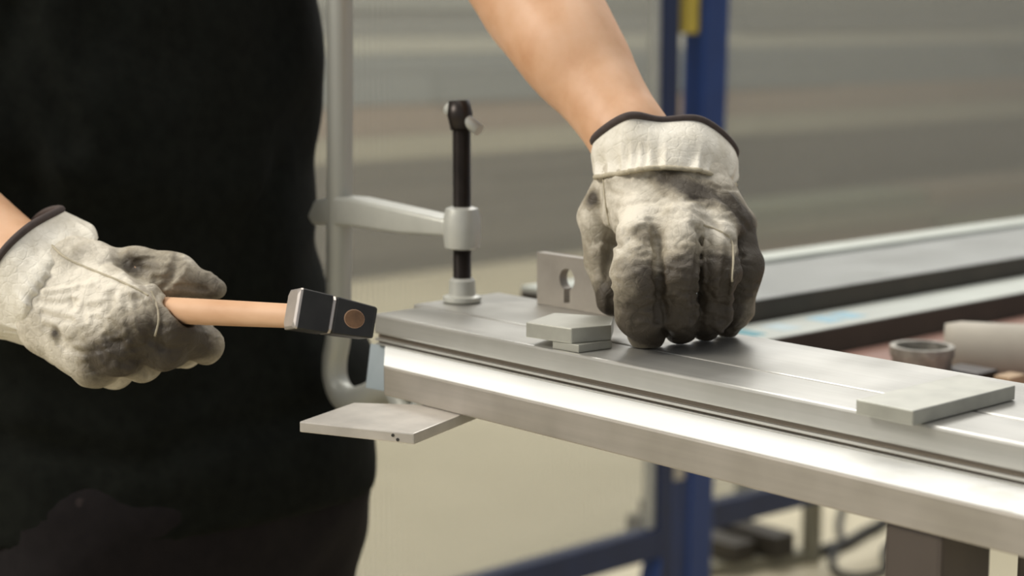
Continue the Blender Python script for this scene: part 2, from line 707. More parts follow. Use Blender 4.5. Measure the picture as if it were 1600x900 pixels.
    def build(s, name, mat, parent=None, attrs=None, relax=1, smooth=0.5):
        v, f = s.mesh()
        for _ in range(relax):
            a = np.zeros_like(v)
            c = np.zeros(len(v), np.float32)
            for i in range(4):
                j = (i + 1) % 4
                np.add.at(a, f[:, i], v[f[:, j]])
                np.add.at(c, f[:, i], 1)
                np.add.at(a, f[:, j], v[f[:, i]])
                np.add.at(c, f[:, j], 1)
            v = v * (1 - smooth) + smooth * a / np.maximum(c, 1)[:, None]
        at = {k: fn(v) for k, fn in attrs.items()} if attrs else None
        me = bpy.data.meshes.new(name)
        me.vertices.add(len(v))
        me.vertices.foreach_set('co', v.astype(np.float32).ravel())
        me.loops.add(len(f) * 4)
        me.loops.foreach_set('vertex_index', f.ravel().astype(np.int32))
        me.polygons.add(len(f))
        me.polygons.foreach_set('loop_start', np.arange(0, len(f) * 4, 4, dtype=np.int32))
        me.update(calc_edges=True)
        me.validate()
        me.polygons.foreach_set('use_smooth', [True] * len(me.polygons))
        me.materials.append(mat)
        if at:
            for k, vals in at.items():
                aa = me.attributes.new(k, 'FLOAT', 'POINT')
                aa.data.foreach_set('value', np.asarray(vals, np.float32))
        o = bpy.data.objects.new(name, me)
        COL.objects.link(o)
        if parent is not None:
            o.parent = parent
        return o


def blobs(lst, base):
    """dirt as a sum of soft round stains and painted shade (centre, radius, strength) around a base level"""
    def fn(v):
        out = np.full(len(v), base, np.float32)
        for c, r, s_ in lst:
            if c is None:
                continue
            d = np.linalg.norm(v - np.array(c, np.float32), axis=1)
            out += s_ * np.exp(-(d / r) ** 2)
        return out
    return fn


def loft_rings(rings, rows, cols):
    """control rings (same count of points) -> smooth grid of rows x cols points, closed around"""
    R = [catmull(r, cols // len(r), True) for r in rings]
    n = len(R[0])
    grid = []
    cols_ = [catmull([R[j][i] for j in range(len(R))], rows // (len(R) - 1)) for i in range(n)]
    m = len(cols_[0])
    return [[cols_[i][j] for i in range(n)] for j in range(m)]


# ------------------------------------------------------------------ the setting
fl = box('floor', (-14, -6, -0.05), (5, 20, 0.0), M['floor'], None, 0)
fl['kind'] = 'structure'

wall = empty('wall_back', kind='structure', loc=(-6.1, 4, 0))
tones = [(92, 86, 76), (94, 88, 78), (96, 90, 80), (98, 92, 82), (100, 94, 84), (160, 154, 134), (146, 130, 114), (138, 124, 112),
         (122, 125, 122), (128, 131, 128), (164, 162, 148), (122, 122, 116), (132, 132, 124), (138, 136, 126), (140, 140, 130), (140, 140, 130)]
plank_mats = {}
rr = random.Random(3)
zz = 0.0
row = 0
while zz < 2.6:
    hgt = rr.choice((0.09, 0.12, 0.15))
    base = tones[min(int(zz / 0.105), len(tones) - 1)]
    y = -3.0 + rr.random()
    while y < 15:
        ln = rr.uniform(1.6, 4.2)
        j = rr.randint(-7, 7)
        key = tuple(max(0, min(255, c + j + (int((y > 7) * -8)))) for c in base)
        if key not in plank_mats:
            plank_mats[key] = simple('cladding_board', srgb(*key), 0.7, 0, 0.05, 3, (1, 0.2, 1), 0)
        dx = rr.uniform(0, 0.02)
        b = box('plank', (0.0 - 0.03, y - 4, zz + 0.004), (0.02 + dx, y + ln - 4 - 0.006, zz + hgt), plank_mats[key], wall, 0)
        y += ln
    zz += hgt
    row += 1
wb = box('backing', (-0.1, -8, 0), (-0.03, 12, 2.6), plank_mats[key], wall, 0)

# ------------------------------------------------------------------ partition: two blue frames with twin-wall sheet
XP = -1.72


def ribbed_panel(name, parent, y0, y1, z0, z1, x, pitch=0.0125):
    p = empty(name)
    p.parent = parent
    box('sheet_skin', (x - 0.0052, y0, z0), (x - 0.0046, y1, z1), M['panel'], p, 0)
    box('sheet_skin', (x + 0.0046, y0, z0), (x + 0.0052, y1, z1), M['panel'], p, 0)
    bm = bmesh.new()
    n = int((y1 - y0) / pitch)
    for i in range(n):
        yy = y0 + (i + 0.5) * pitch
        a = [bm.verts.new((x - 0.0046, yy, z0)), bm.verts.new((x + 0.0046, yy, z0)), bm.verts.new((x + 0.0046, yy, z1)), bm.verts.new((x - 0.0046, yy, z1))]
        bm.faces.new(a)
    r = bm_obj('rib', bm, M['rib'], p)
    r['kind'] = 'stuff'
    return p


pa = empty('partition_frame', 'blue steel frame holding a cloudy ribbed sheet, behind the worker and the clamp', 'partition', 'blue framed partitions')
box('post', (XP - 0.02, 1.802, 0.0), (XP + 0.02, 1.846, 2.3), M['navy_paint'], pa, 0.003)
box('post', (XP - 0.02, -1.30, 0.0), (XP + 0.02, -1.256, 2.3), M['navy_paint'], pa, 0.003)
box('bottom_rail', (XP - 0.02, -1.256, 0.145), (XP + 0.02, 1.802, 0.208), M['navy_paint'], pa, 0.003)
box('top_rail', (XP - 0.02, -1.256, 2.24), (XP + 0.02, 1.802, 2.30), M['navy_paint'], pa, 0.003)
box('edge_strip', (XP - 0.008, 1.782, 0.208), (XP + 0.008, 1.802, 2.24), M['pale_paint'], pa, 0.001)
ribbed_panel('twin_wall_sheet', pa, -1.256, 1.782, 0.208, 2.24, XP)
bm = bmesh.new()
prism(bm, [(1.755, 0.0), (1.802, 0.0), (1.802, 0.145)], lambda p, t, e: (t, p[0], p[1]), XP - 0.02, XP + 0.03)
bm_obj('foot_gusset', bm, M['blue_paint'], pa)

# second frame hangs 1.4 degrees out of plumb
pb = empty('partition_frame', 'leaning blue steel frame with a cloudy ribbed sheet behind the gloved hand on the profiles', 'partition', 'blue framed partitions', loc=(XP, 1.885, 0.0))
pb.rotation_euler = (-0.022, 0, 0)
box('post', (-0.03, 0.0, 0.02), (0.03, 0.072, 2.3), M['blue_paint'], pb, 0.004)
box('post', (-0.03, 3.3, 0.02), (0.03, 3.372, 2.3), M['navy_paint'], pb, 0.004)
box('bottom_rail', (-0.02, 0.072, 0.175), (0.02, 3.3, 0.232), M['navy_paint'], pb, 0.003)
box('top_rail', (-0.02, 0.072, 2.24), (0.02, 3.3, 2.3), M['navy_paint'], pb, 0.003)
ribbed_panel('twin_wall_sheet', pb, 0.072, 3.3, 0.232, 2.24, 0.0)
box('hinge_plate', (-0.012, -0.036, 0.86), (0.012, 0.0, 0.92), M['pale_paint'], pb, 0.002)
box('hinge_plate', (-0.012, -0.036, 0.30), (0.012, 0.0, 0.46), M['canvas'], pb, 0.002)
box('hinge_tag', (-0.012, -0.038, 1.24), (0.012, 0.0, 1.40), M['yellow'], pb, 0.002)

# ------------------------------------------------------------------ low trestle, stock bars and cables on the floor behind
tr = empty('trestle', 'low grey steel trestle post on a foot bar behind the blue frame', 'trestle')
box('post', (-1.777, 2.374, 0.0), (-1.745, 2.410, 0.42), M['grey_steel'], tr, 0.002)
quad_prism('foot_bar', [(-1.880, 2.10), (-1.845, 2.09), (-1.745, 2.405), (-1.778, 2.42)], 0.0, 0.03, M['grey_steel'], tr, 0.002)
box('top_bar', (-1.985, 2.36, 0.42), (-1.745, 2.424, 0.45), M['grey_steel'], tr, 0.002)
box('post', (-1.985, 2.374, 0.05), (-1.955, 2.410, 0.42), M['grey_steel'], tr, 0.002)
for (x0, x1, y0, y1, h_, m_, lab) in ((-2.2, -1.76, 2.262, 2.330, 0.085, 'dark_bar_rail_shade', 'dark steel bar lying on the trestle foot bar beside the grey post'), (-2.15, -1.80, 2.165, 2.235, 0.075, 'dark_bar_rail_shade', 'dark steel bar lying on the trestle foot bar next to the blue frame')):
    tag(box('steel_bar', (x0, y0, 0.0305), (x1, y1, h_), M[m_], None, 0.003), lab, 'steel bar', 'dark bars on the trestle foot')
cab = [(-1.772, 2.436, 0.013), (-1.775, 2.49, 0.013), (-1.771, 2.534, 0.013), (-1.80, 2.65, 0.013), (-1.826, 2.76, 0.013), (-2.0, 3.2, 0.013), (-2.5, 3.9, 0.013)]
tag(tube('floor_cable', catmull(cab, 10), 0.013, M['rubber']), 'thick black cable running from the grey trestle foot across the floor', 'cable')
cab = [(-2.3, 3.3, 0.009), (-1.93, 2.72, 0.009), (-1.80, 2.56, 0.009), (-1.735, 2.44, 0.009), (-1.690, 2.385, 0.009), (-1.640, 2.345, 0.009), (-1.595, 2.365, 0.009), (-1.590, 2.45, 0.009), (-1.66, 2.54, 0.009), (-1.70, 2.62, 0.009), (-1.72, 2.8, 0.009), (-1.9, 3.3, 0.009)]
tag(tube('floor_cable', catmull(cab, 10), 0.009, M['rubber']), 'thin black cable looped on the beige floor beside the dark leg', 'cable')
sk = empty('timber_stack', 'low stack of brown boards on the floor along the far wall', 'stack')
rs_ = random.Random(11)
for lay in range(3):
    for k in range(4):
        y0 = 6.2 + k * 1.9 + rs_.uniform(-0.1, 0.1)
        box('board', (-5.75, y0, lay * 0.085), (-5.38 + rs_.uniform(-0.03, 0.03), y0 + 1.86, lay * 0.085 + 0.08), simple('brown_board', srgb(116 + rs_.randint(-8, 8), 108 + rs_.randint(-8, 6), 92), 0.7, 0, 0.06, 6, (1, 1, 1), 0), sk, 0.004)

# ------------------------------------------------------------------ rear bench with rails and clutter
be = empty('rear_bench', 'rear bench with red-oxide top behind the clamped profiles', 'bench')
box('bench_top', (-0.66, 0.34, 0.905), (0.25, 1.9, 0.94), M['primer'], be, 0.002)
box('pedestal', (-0.205, 0.54, 0.012), (-0.145, 0.60, 0.905), M['dark_steel'], be, 0.003)
box('base_plate', (-0.42, 0.32, 0.0), (0.08, 0.84, 0.012), M['dark_steel'], be, 0.002)

ra = empty('aluminium_rail', 'long stepped aluminium rail with blue-printed pale ledge on the rear bench', 'rail')
YA, YB = 0.375, 1.85
box('lower_body', (-0.376, YA, 0.94), (-0.305, YB, 0.9662), M['dark_bar_rail_shade'], ra, 0.001)  # aluminium painted dark for the shade on its front face
box('ledge_film', (-0.375, YA, 0.9662), (-0.306, YB, 0.9676), M['ledge'], ra, 0.0005)
for y0, y1, m in ((0.515, 0.545, 'ledge_print'), (0.588, 0.616, 'print'), (0.624, 0.652, 'print'), (0.468, 0.490, 'teal_print')):
    box('print_mark', (-0.358, y0, 0.9676), (-0.325, y1, 0.9679), M[m], ra, 0)
ra2 = empty('aluminium_rail', 'wide flat aluminium rail lying behind the stepped rail on the rear bench', 'rail')
box('body', (-0.585, YA + 0.02, 0.94), (-0.3785, YB, 0.9895), M['dark_bar_rail_shade'], ra2, 0.001)  # dark colour stands for the shaded front of the aluminium
box('top_plate', (-0.585, YA + 0.02, 0.9895), (-0.3790, YB, 0.9908), M['alu_y'], ra2, 0.0005)
box('back_lip', (-0.585, YA + 0.02, 0.9908), (-0.545, YB, 0.9965), M['ledge'], ra2, 0.001)

# open pipe stub, wrapped pipe on blocks
st = empty('pipe_stub', 'short spatter-covered steel pipe standing open-ended on the rear bench', 'pipe')
sq = V((-0.1192, 0.4560, 0.9887)); sq.z = 0.9402
lathe('pipe_wall', [(0.024, 0), (0.0265, 0), (0.0265, 0.037), (0.0285, 0.040), (0.0285, 0.0485), (0.0235, 0.0485), (0.023, 0.004)], sq, (0, 0, 1), M['spatter'], st, 36)
wp = tube('wrapped_pipe', [(-0.1510, 0.5376, 0.9710), (-0.1391, 0.5449, 0.9712), (-0.0035, 0.6040, 0.9745)], [0.024, 0.0265, 0.0265], M['canvas'], None, 28)
tag(wp, 'thick beige wrapped pipe lying on the rear bench behind the open pipe stub', 'pipe')
tag(box('support_block', (-0.0640, 0.486, 0.9402), (-0.0475, 0.512, 0.966), M['wood_block'], None, 0.001), 'small pale wooden block in front of the beige wrapped pipe', 'block')
tag(box('dark_block', (-0.1080, 0.470, 0.9402), (-0.0680, 0.500, 0.9690), M['black_steel'], None, 0.002), 'dark block between the pipe stub and the pale wooden block', 'block')  # dark box at the black gap below the wrapped pipe

# ------------------------------------------------------------------ the clamped profiles
YF, YU, YS = -0.1046, -0.0607, -0.0125
XR = 0.52


def extrude_x(name, poly, x_end, mat, parent, bev=0.0007):
    """section polygon (y, z) swept along x; x_end(y) is the cut at the far end"""
    bm = bmesh.new()
    prism(bm, poly, lambda p, t, e: ((x_end(p[0]) if e == 0 else XR), p[0], p[1]), 0, 1)
    bevel_all(bm, bev, 2)
    return bm_obj(name, bm, mat, parent)


cut = lambda y: -0.247
mitre = lambda y: -0.234 - 1.247 * (y - YU)
fp = empty('front_profile', 'front aluminium profile with grooved face and wide white ledge', 'profile')
extrude_x('upper_body', [(YU, T - 0.0152), (YS, T - 0.0152), (YS, T), (YU, T)], cut, M['alu'], fp, 0.0018)
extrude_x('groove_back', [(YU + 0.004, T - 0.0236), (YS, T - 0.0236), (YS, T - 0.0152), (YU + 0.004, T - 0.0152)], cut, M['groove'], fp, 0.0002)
extrude_x('groove_rib', [(YU + 0.0008, T - 0.0204), (YU + 0.006, T - 0.0204), (YU + 0.006, T - 0.0186), (YU + 0.0008, T - 0.0186)], cut, M['alu'], fp, 0.0003)
extrude_x('groove_rib', [(YU + 0.0014, T - 0.0236), (YU + 0.006, T - 0.0236), (YU + 0.006, T - 0.0222), (YU + 0.0014, T - 0.0222)], cut, M['alu'], fp, 0.0003)
extrude_x('lower_body', [(YF, T - 0.0455), (YS, T - 0.0455), (YS, T - 0.0246), (YF, T - 0.0246)], mitre, M['alu_lower'], fp, 0.0012)
extrude_x('ledge_film', [(YF + 0.001, T - 0.0246), (YU + 0.004, T - 0.0246), (YU + 0.004, T - 0.0236), (YF + 0.001, T - 0.0236)], mitre, M['film'], fp, 0.0003)

bm = bmesh.new()
qa = [np.array(q) for q in ((-0.2543, -0.0582, 1.0356), (-0.2403, -0.0532, 1.0355), (-0.2286, -0.0628, 1.0034), (-0.2476, -0.0686, 1.0042))]
nf = np.cross(qa[1] - qa[0], qa[3] - qa[0])
nf = nf / np.linalg.norm(nf) * 0.0006
prism(bm, [0, 1, 2, 3], lambda i, t, e: tuple(qa[i] + nf * t), -1, 1)
bm_obj('film_flap', bm, M['pale_film'], fp)

rp = empty('rear_profile', 'rear aluminium profile with flat brushed top under the left glove', 'profile')
extrude_x('body', [(YS + 0.0016, T - 0.075), (0.0772, T - 0.075), (0.0772, T), (YS + 0.0016, T)], lambda y: -0.262, M['alu'], rp, 0.0016)
extrude_x('side_film', [(YS + 0.0003, T - 0.073), (YS + 0.0016, T - 0.073), (YS + 0.0016, T - 0.048), (YS + 0.0003, T - 0.048)], lambda y: -0.262, M['pale_film'], rp, 0.0002)

# square tube legs under the profiles
lg = empty('support_trestle', 'dark square-tube support under the near end of the profiles', 'trestle')
box('leg', (0.2488, -0.1000, 0.0), (0.2852, -0.0533, T - 0.0455), M['dark_steel'], lg, 0.003)
box('leg', (0.2488, 0.03, 0.0), (0.2852, 0.0767, T - 0.075), M['dark_steel'], lg, 0.003)
box('cross_bar', (0.2500, -0.0533, 0.2), (0.2840, 0.03, 0.24), M['dark_steel'], lg, 0.002)
br = tube('diagonal_brace', [(0.270, 0.0767, 0.955), (0.27, 0.125, 0.90), (0.27, 0.33, 0.62)], 0.011, M['pale_paint'], lg, 14)

# loose plates
p = quad_prism('steel_plate', [(0.2055, -0.0705), (0.2443, -0.0712), (0.2440, 0.0290), (0.2036, 0.0320)], T + 0.0004, T + 0.0090, M['plate'], None, 0.0008)
tag(p, 'sawn grey flat bar lying across both profiles at the near end', 'steel plate')
mp = quad_prism('steel_plate', [(-0.0751, -0.0638), (-0.0366, -0.0582), (-0.0285, -0.0290), (-0.0500, -0.0050), (-0.0900, -0.0235)], T + 0.0055, T + 0.0160, M['plate'], None, 0.0008)
tag(mp, 'thick grey steel offcut beside the gloved fingertips', 'steel plate')
sp = quad_prism('spacer_plate', [(-0.0540, -0.0590), (-0.0305, -0.0573), (-0.0275, -0.0290), (-0.050, -0.020)], T + 0.0002, T + 0.0055, M['plate'], None, 0.0005)
tag(sp, 'thin grey spacer under the thick steel offcut on the front profile', 'spacer')

# clamp foot plate under the mitred end
A_, u_, v_ = np.array((-0.153, -0.1962)), np.array((0.078, 0.0346)), np.array((-0.345, 0.94))
cs = [A_, A_ + u_, A_ + u_ + v_ * 0.092, A_ + v_ * 0.066]
bm = bmesh.new()
prism(bm, [tuple(c) for c in cs], lambda p, t, e: (p[0], p[1], t), T - 0.0455 - 0.0075, T - 0.0457)
bevel_all(bm, 0.0009, 2)
fpl = empty('support_plate', 'bright steel plate with two drilled marks jutting out under the mitred profile end', 'steel plate')
bm_obj('plate_body', bm, M['foot_plate'], fpl)
e1 = u_ / np.linalg.norm(u_)
for k, (s_, dz) in enumerate(((0.070, -0.0026), (0.0735, -0.0052))):
    q = A_ + e1 * s_
    nrm_ = np.array((e1[1], -e1[0]))
    lathe('drill_mark', [(0.0011, 0.0), (0.0011, 0.0004)], (q[0], q[1], T - 0.0457 + dz), (nrm_[0], nrm_[1], 0), M['rubber'], fpl, 14)

# ------------------------------------------------------------------ screw clamp
CY = 0.0227
cl = empty('screw_clamp', 'silver screw clamp gripping the far end of the profiles', 'clamp')


def cyp(*a):
    return tuple(a)


bar_x = -0.4030
rail_pts = [(-0.3955, CY, 1.365), (-0.3985, CY, 1.20), (bar_x - 0.001, CY, 1.10), (bar_x - 0.002, CY, 1.03)]
jbot = [(-0.4051, 0.0227, 1.0142), (-0.4112, 0.0227, 0.9912), (-0.4107, 0.0227, 0.9735), (-0.4010, 0.0227, 0.9611), (-0.3839, 0.0227, 0.9572), (-0.3652, 0.0227, 0.9630), (-0.3434, 0.0227, 0.9736), (-0.3095, 0.0227, 0.9832)]
path = catmull([rail_pts[0], rail_pts[1], rail_pts[3]], 8)[:-1] + catmull([rail_pts[3], (-0.4040, 0.0227, 1.0582)] + jbot, 8)
npt = len(path)
tube('bar', path, [0.0135 if i < npt - 40 else 0.0135 + 0.0015 * math.sin(min(1, (i - (npt - 40)) / 30) * 3.14) for i in range(npt)], M['bar'], cl, 18, flat=(0.8, 1.0))
# fixed jaw pad under the profiles
jp = (-0.2971, 0.0227, 0.9867)
lathe('jaw_pad', [(0.012, 0), (0.0125, 0.004), (0.0125, 0.0), (0.009, -0.012)], (-0.285, CY, T - 0.079), (0, 0, 1), M['cast'], cl, 24)
tube('jaw_arm', [(-0.3263, 0.0227, 0.9789), (-0.31, CY, 0.957), (-0.285, CY, 0.968)], [0.011, 0.011, 0.010], M['bar'], cl, 14)
# sliding arm
a2 = np.array((-0.2430, 0.0227, 1.1182))
prof_ = [(-0.4328, 0.0227, 1.1123), (-0.4232, 0.0227, 1.1261), (-0.4014, 0.0227, 1.1311), (-0.3731, 0.0227, 1.1321), (-0.3075, 0.0227, 1.1284), (-0.2506, 0.0227, 1.1250), (-0.2507, 0.0227, 1.1115), (-0.3078, 0.0227, 1.1083), (-0.3753, 0.0227, 1.1085), (-0.4265, 0.0227, 1.1052)]
bm = bmesh.new()
prism(bm, [(q[0], q[2]) for q in prof_], lambda p, t, e: (p[0], t, p[1]), CY - 0.0115, CY + 0.0115)
bevel_all(bm, 0.0035, 3, 0.3)
arm_ = bm_obj('sliding_arm', bm, M['cast'], cl, True)
sx = a2[0]
lathe('arm_boss', [(0.010, -0.0165), (0.0135, -0.0150), (0.0145, -0.006), (0.0145, 0.008), (0.0125, 0.015), (0.0085, 0.0165)], tuple(a2), (0, 0, 1), M['cast'], cl, 32)
# threaded spindle with turned rings
prof = [(0.0066, 0)]
hh = 0.0
L_ = 0.128
while hh < L_:
    prof += [(0.0074, hh + 0.0009), (0.0066, hh + 0.0018)]
    hh += 0.0018
zf = T + 0.012
lathe('spindle', prof, (sx, CY, zf), (0, 0, 1), M['black_steel'], cl, 20, False)
lathe('foot', [(0.0135, 0), (0.0150, 0.0015), (0.0150, 0.0045), (0.0105, 0.006), (0.0100, 0.017), (0.0080, 0.019)], (sx, CY, T + 0.0002), (0, 0, 1), M['cast'], cl, 32)
hd = np.array((sx, CY, zf + L_))
tube('spindle_head', [hd + np.array((0, 0, -0.006)), hd + np.array((-0.002, 0, 0.006)), hd + np.array((-0.003, 0, 0.016))], [0.0085, 0.0098, 0.008], M['black_steel'], cl, 16)
tube('tommy_bar', [hd + np.array((-0.014, -0.002, 0.010)), hd + np.array((0.0, 0.0, 0.004)), hd + np.array((0.016, 0.004, -0.006))], 0.0048, M['cast'], cl, 12)

# ------------------------------------------------------------------ slotted bracket standing behind
bk = empty('slotted_bracket', 'upright grey angle bracket with a keyhole slot behind the thick steel offcut', 'bracket')
b0, b1 = np.array((-0.1979, 0.0620, 1.0602)), np.array((-0.1146, 0.0620, 1.0760))
bx0, bx1 = float(b0[0]), float(b1[0])
hz = 0.040
cx = bx0 + (bx1 - bx0) * 0.40
cz = T + 0.0228
N = 28
outer = []
inner = []
hole = []
for i in range(N):
    a = 2 * math.pi * i / N - math.pi / 2
    hole.append((cx + 0.0082 * math.cos(a), cz + 0.0082 * math.sin(a)))
# keyhole: round hole with a narrow slot down
slot = 0.0032
key = [(cx + slot, T + 0.0045)]
for i in range(N + 1):
    a = -math.pi / 2 + 0.40 + (2 * math.pi - 0.80) * i / N
    key.append((cx + 0.0082 * math.cos(a), cz + 0.0082 * math.sin(a)))
key.append((cx - slot, T + 0.0045))
bm = bmesh.new()
zb = T + 0.0003
rect = [(bx1, zb), (bx1, zb + hz), (bx0, zb + hz), (bx0, zb)]


def ring_face(bm, y, flip):
    o = [bm.verts.new((x, y, z)) for x, z in rect]
    k_ = [bm.verts.new((x, y, z)) for x, z in key]
    ed = []
    for lst in (o, k_):
        for i in range(len(lst)):
            ed.append(bm.edges.new((lst[i], lst[(i + 1) % len(lst)])))
    bmesh.ops.triangle_fill(bm, edges=ed, use_beauty=True)
    return o, k_


o1, k1 = ring_face(bm, 0.060, False)
o2, k2 = ring_face(bm, 0.068, True)
for la, lb in ((o1, o2), (k1, k2)):
    for i in range(len(la)):
        j = (i + 1) % len(la)
        bm.faces.new((la[i], la[j], lb[j], lb[i]))
bm_obj('upright', bm, M['bracket'], bk)
box('foot_flange', (bx0, 0.068, zb), (bx1, 0.0765, zb + 0.006), M['bracket'], bk, 0.0008)

# ------------------------------------------------------------------ hammer
hm = empty('hammer', 'small black-headed hammer with a pale wooden handle held in the right glove', 'hammer')
E_ = np.array((-0.0461, -0.2308, 1.1010))
Hh = np.array((-0.2320, -0.2445, 1.0846))
hdir = Hh - E_
hdir /= np.linalg.norm(hdir)
L0, L1 = np.array((-0.0605, -0.2634, 1.1075)), np.array((-0.0391, -0.2140, 1.0945))
udir = L1 - L0
udir -= hdir * (udir @ hdir) * 0.12
udir /= np.linalg.norm(udir)
vdir = -hdir + udir * (hdir @ udir)          # towards the eye end of the handle
vdir /= np.linalg.norm(vdir)
wdir = np.cross(vdir, udir)
if wdir[2] < 0:
    wdir = -wdir
Ec = E_ + hdir * 0.011


def octo(hw, hv, c):
    """square section with cut corners: half height, half depth, corner cut"""
    return [(hw, hv - c), (hw - c, hv), (-hw + c, hv), (-hw, hv - c), (-hw, -hv + c), (-hw + c, -hv), (hw - c, -hv), (hw, -hv + c)]


def head_part(name, secs, mat):
    verts, faces = [], []
    for s_, hw, hv, c in secs:
        for (w__, v__) in octo(hw, hv, c):
            verts.append(tuple(Ec + udir * s_ + wdir * w__ + vdir * v__))
    n = len(secs)
    for i in range(n - 1):
        for k in range(8):
            l = (k + 1) % 8
            faces.append((i * 8 + k, i * 8 + l, (i + 1) * 8 + l, (i + 1) * 8 + k))
    faces.append(tuple(range(8)))
    faces.append(tuple((n - 1) * 8 + k for k in range(8)))
    bm = bmesh.new()
    vs = [bm.verts.new(v) for v in verts]
    for f in faces:
        bm.faces.new([vs[i] for i in f])
    return bm_obj(name, bm, mat, hm)


head_part('head', [(-0.0295, 0.0122, 0.0112, 0.0006), (-0.0106, 0.0115, 0.0112, 0.0006), (-0.0090, 0.0106, 0.0088, 0.0028), (-0.0078, 0.0106, 0.0105, 0.0014),
                   (-0.0070, 0.0112, 0.0112, 0.0006), (0.0165, 0.0097, 0.0110, 0.0006), (0.0185, 0.0092, 0.0098, 0.0010)], M['hammer'])
head_part('striking_face', [(-0.0320, 0.0108, 0.0098, 0.0026), (-0.0308, 0.0121, 0.0111, 0.0010), (-0.0294, 0.0123, 0.0113, 0.0008)], M['bright_steel'])
head_part('waist_ring', [(-0.0107, 0.0104, 0.0098, 0.002), (-0.0096, 0.0112, 0.0104, 0.0024), (-0.0084, 0.0112, 0.0107, 0.0022), (-0.0072, 0.0104, 0.0098, 0.002)], M['bright_steel'])


def oval(name, secs, mat, parent, seg=24):
    verts, faces = [], []
    for p_, ru, rw in secs:
        for k in range(seg):
            a = 2 * math.pi * k / seg
            verts.append(tuple(np.array(p_) + udir * ru * math.cos(a) + wdir * rw * math.sin(a)))
    n = len(secs)
    for i in range(n - 1):
        for k in range(seg):
            l = (k + 1) % seg
            faces.append((i * seg + k, i * seg + l, (i + 1) * seg + l, (i + 1) * seg + k))
    faces.append(tuple(range(seg)))
    faces.append(tuple((n - 1) * seg + k for k in range(seg)))
    bm = bmesh.new()
    vs = [bm.verts.new(v) for v in verts]
    for f in faces:
        bm.faces.new([vs[i] for i in f])
    o = bm_obj(name, bm, mat, parent)
    for pl in o.data.polygons:
        pl.use_smooth = len(pl.vertices) == 4
    return o


hp = lambda t: Ec + hdir * t
oval('handle', [(hp(-0.0122), 0.0064, 0.0056), (hp(-0.0112), 0.0068, 0.0060), (hp(0.012), 0.0070, 0.0060), (hp(0.02), 0.0078, 0.0074), (hp(0.06), 0.0082, 0.0078), (hp(0.11), 0.0092, 0.0084), (hp(0.18), 0.0104, 0.0090), (hp(0.24), 0.0112, 0.0098), (hp(0.262), 0.0104, 0.0092), (hp(0.266), 0.006, 0.006)], M['wood'], hm)
oval('end_grain', [(hp(-0.0126), 0.0060, 0.0052), (hp(-0.0114), 0.0064, 0.0056)], M['end_grain'], hm, 20)
# ------------------------------------------------------------------ the worker
def lerp(a, b, t):
    return tuple(np.array(a) * (1 - t) + np.array(b) * t)


# joints (world metres)
hipL, hipR = (-0.5738, 0.0334, 0.8198), (-0.5634, -0.1434, 0.8556)
pelvis = (-0.5598, -0.0631, 0.8588)
belly = (-0.5650, -0.0928, 1.0181)
chest = (-0.5986, -0.1047, 1.2606)
neck0 = (-0.6339, -0.0952, 1.4727)
head_c = (-0.5756, -0.0953, 1.5854)
shL, shR = (-0.5828, 0.0847, 1.4825), (-0.6315, -0.2785, 1.4528)
elL, wrL = (-0.2960, 0.0780, 1.3826), (-0.0836, 0.0440, 1.1950)
midL = (-0.1927, 0.0584, 1.2919)
elR, wrR = (-0.5835, -0.3417, 1.2093), (-0.3578, -0.2874, 1.1045)

# left hand skeleton: (points, radii of the glove)
LH = {
    'index': ([(-0.0174, -0.0140, 1.1360), (-0.0002, -0.0373, 1.1092), (-0.0033, -0.0278, 1.0866), (-0.0150, -0.0098, 1.0701)], [0.0145, 0.0145, 0.0142, 0.0128]),
    'middle': ([(-0.0000, 0.0071, 1.1435), (0.0176, -0.0138, 1.1122), (0.0087, -0.0025, 1.0861), (-0.0065, 0.0168, 1.0724)], [0.0140, 0.0136, 0.0134, 0.0120]),
    'ring': ([(0.0069, 0.0338, 1.1412), (0.0249, 0.0181, 1.1107), (0.0116, 0.0260, 1.0842), (-0.0035, 0.0380, 1.0712)], [0.0138, 0.0132, 0.0128, 0.0112]),
    'pinky': ([(-0.0004, 0.0631, 1.1391), (0.0170, 0.0517, 1.1110), (0.0068, 0.0551, 1.0830), (-0.0053, 0.0613, 1.0691)], [0.0130, 0.0122, 0.0118, 0.0104]),
    'thumb': ([(-0.0735, 0.0181, 1.1650), (-0.0846, 0.0124, 1.1412), (-0.0805, 0.0131, 1.1112), (-0.0668, 0.0098, 1.0835)], [0.0150, 0.0122, 0.0115, 0.0102]),
}
wristL = (-0.0578, 0.0499, 1.1749)
# right hand
RH = {
    'index': ([(-0.2435, -0.2629, 1.0926), (-0.2221, -0.2500, 1.0721), (-0.2322, -0.2191, 1.0573), (-0.2698, -0.2045, 1.0659)], [0.0155, 0.0140, 0.0122, 0.0112]),
    'middle': ([(-0.2332, -0.2705, 1.0757), (-0.2271, -0.2522, 1.0600), (-0.2588, -0.2170, 1.0507), (-0.2937, -0.2118, 1.0641)], [0.0155, 0.0142, 0.0125, 0.0112]),
    'ring': ([(-0.2423, -0.2784, 1.0590), (-0.2505, -0.2564, 1.0493), (-0.2883, -0.2250, 1.0466), (-0.3171, -0.2231, 1.0624)], [0.0150, 0.0135, 0.0122, 0.0110]),
    'pinky': ([(-0.2632, -0.2863, 1.0465), (-0.2801, -0.2615, 1.0389), (-0.3164, -0.2345, 1.0420), (-0.3342, -0.2351, 1.0602)], [0.0140, 0.0122, 0.0112, 0.0104]),
    'thumb': ([(-0.3055, -0.2730, 1.1114), (-0.2744, -0.2452, 1.1084), (-0.2545, -0.2271, 1.1044), (-0.2329, -0.2083, 1.0951)], [0.0165, 0.0150, 0.0148, 0.0078]),
}
wristR = (-0.3269, -0.2968, 1.0854)

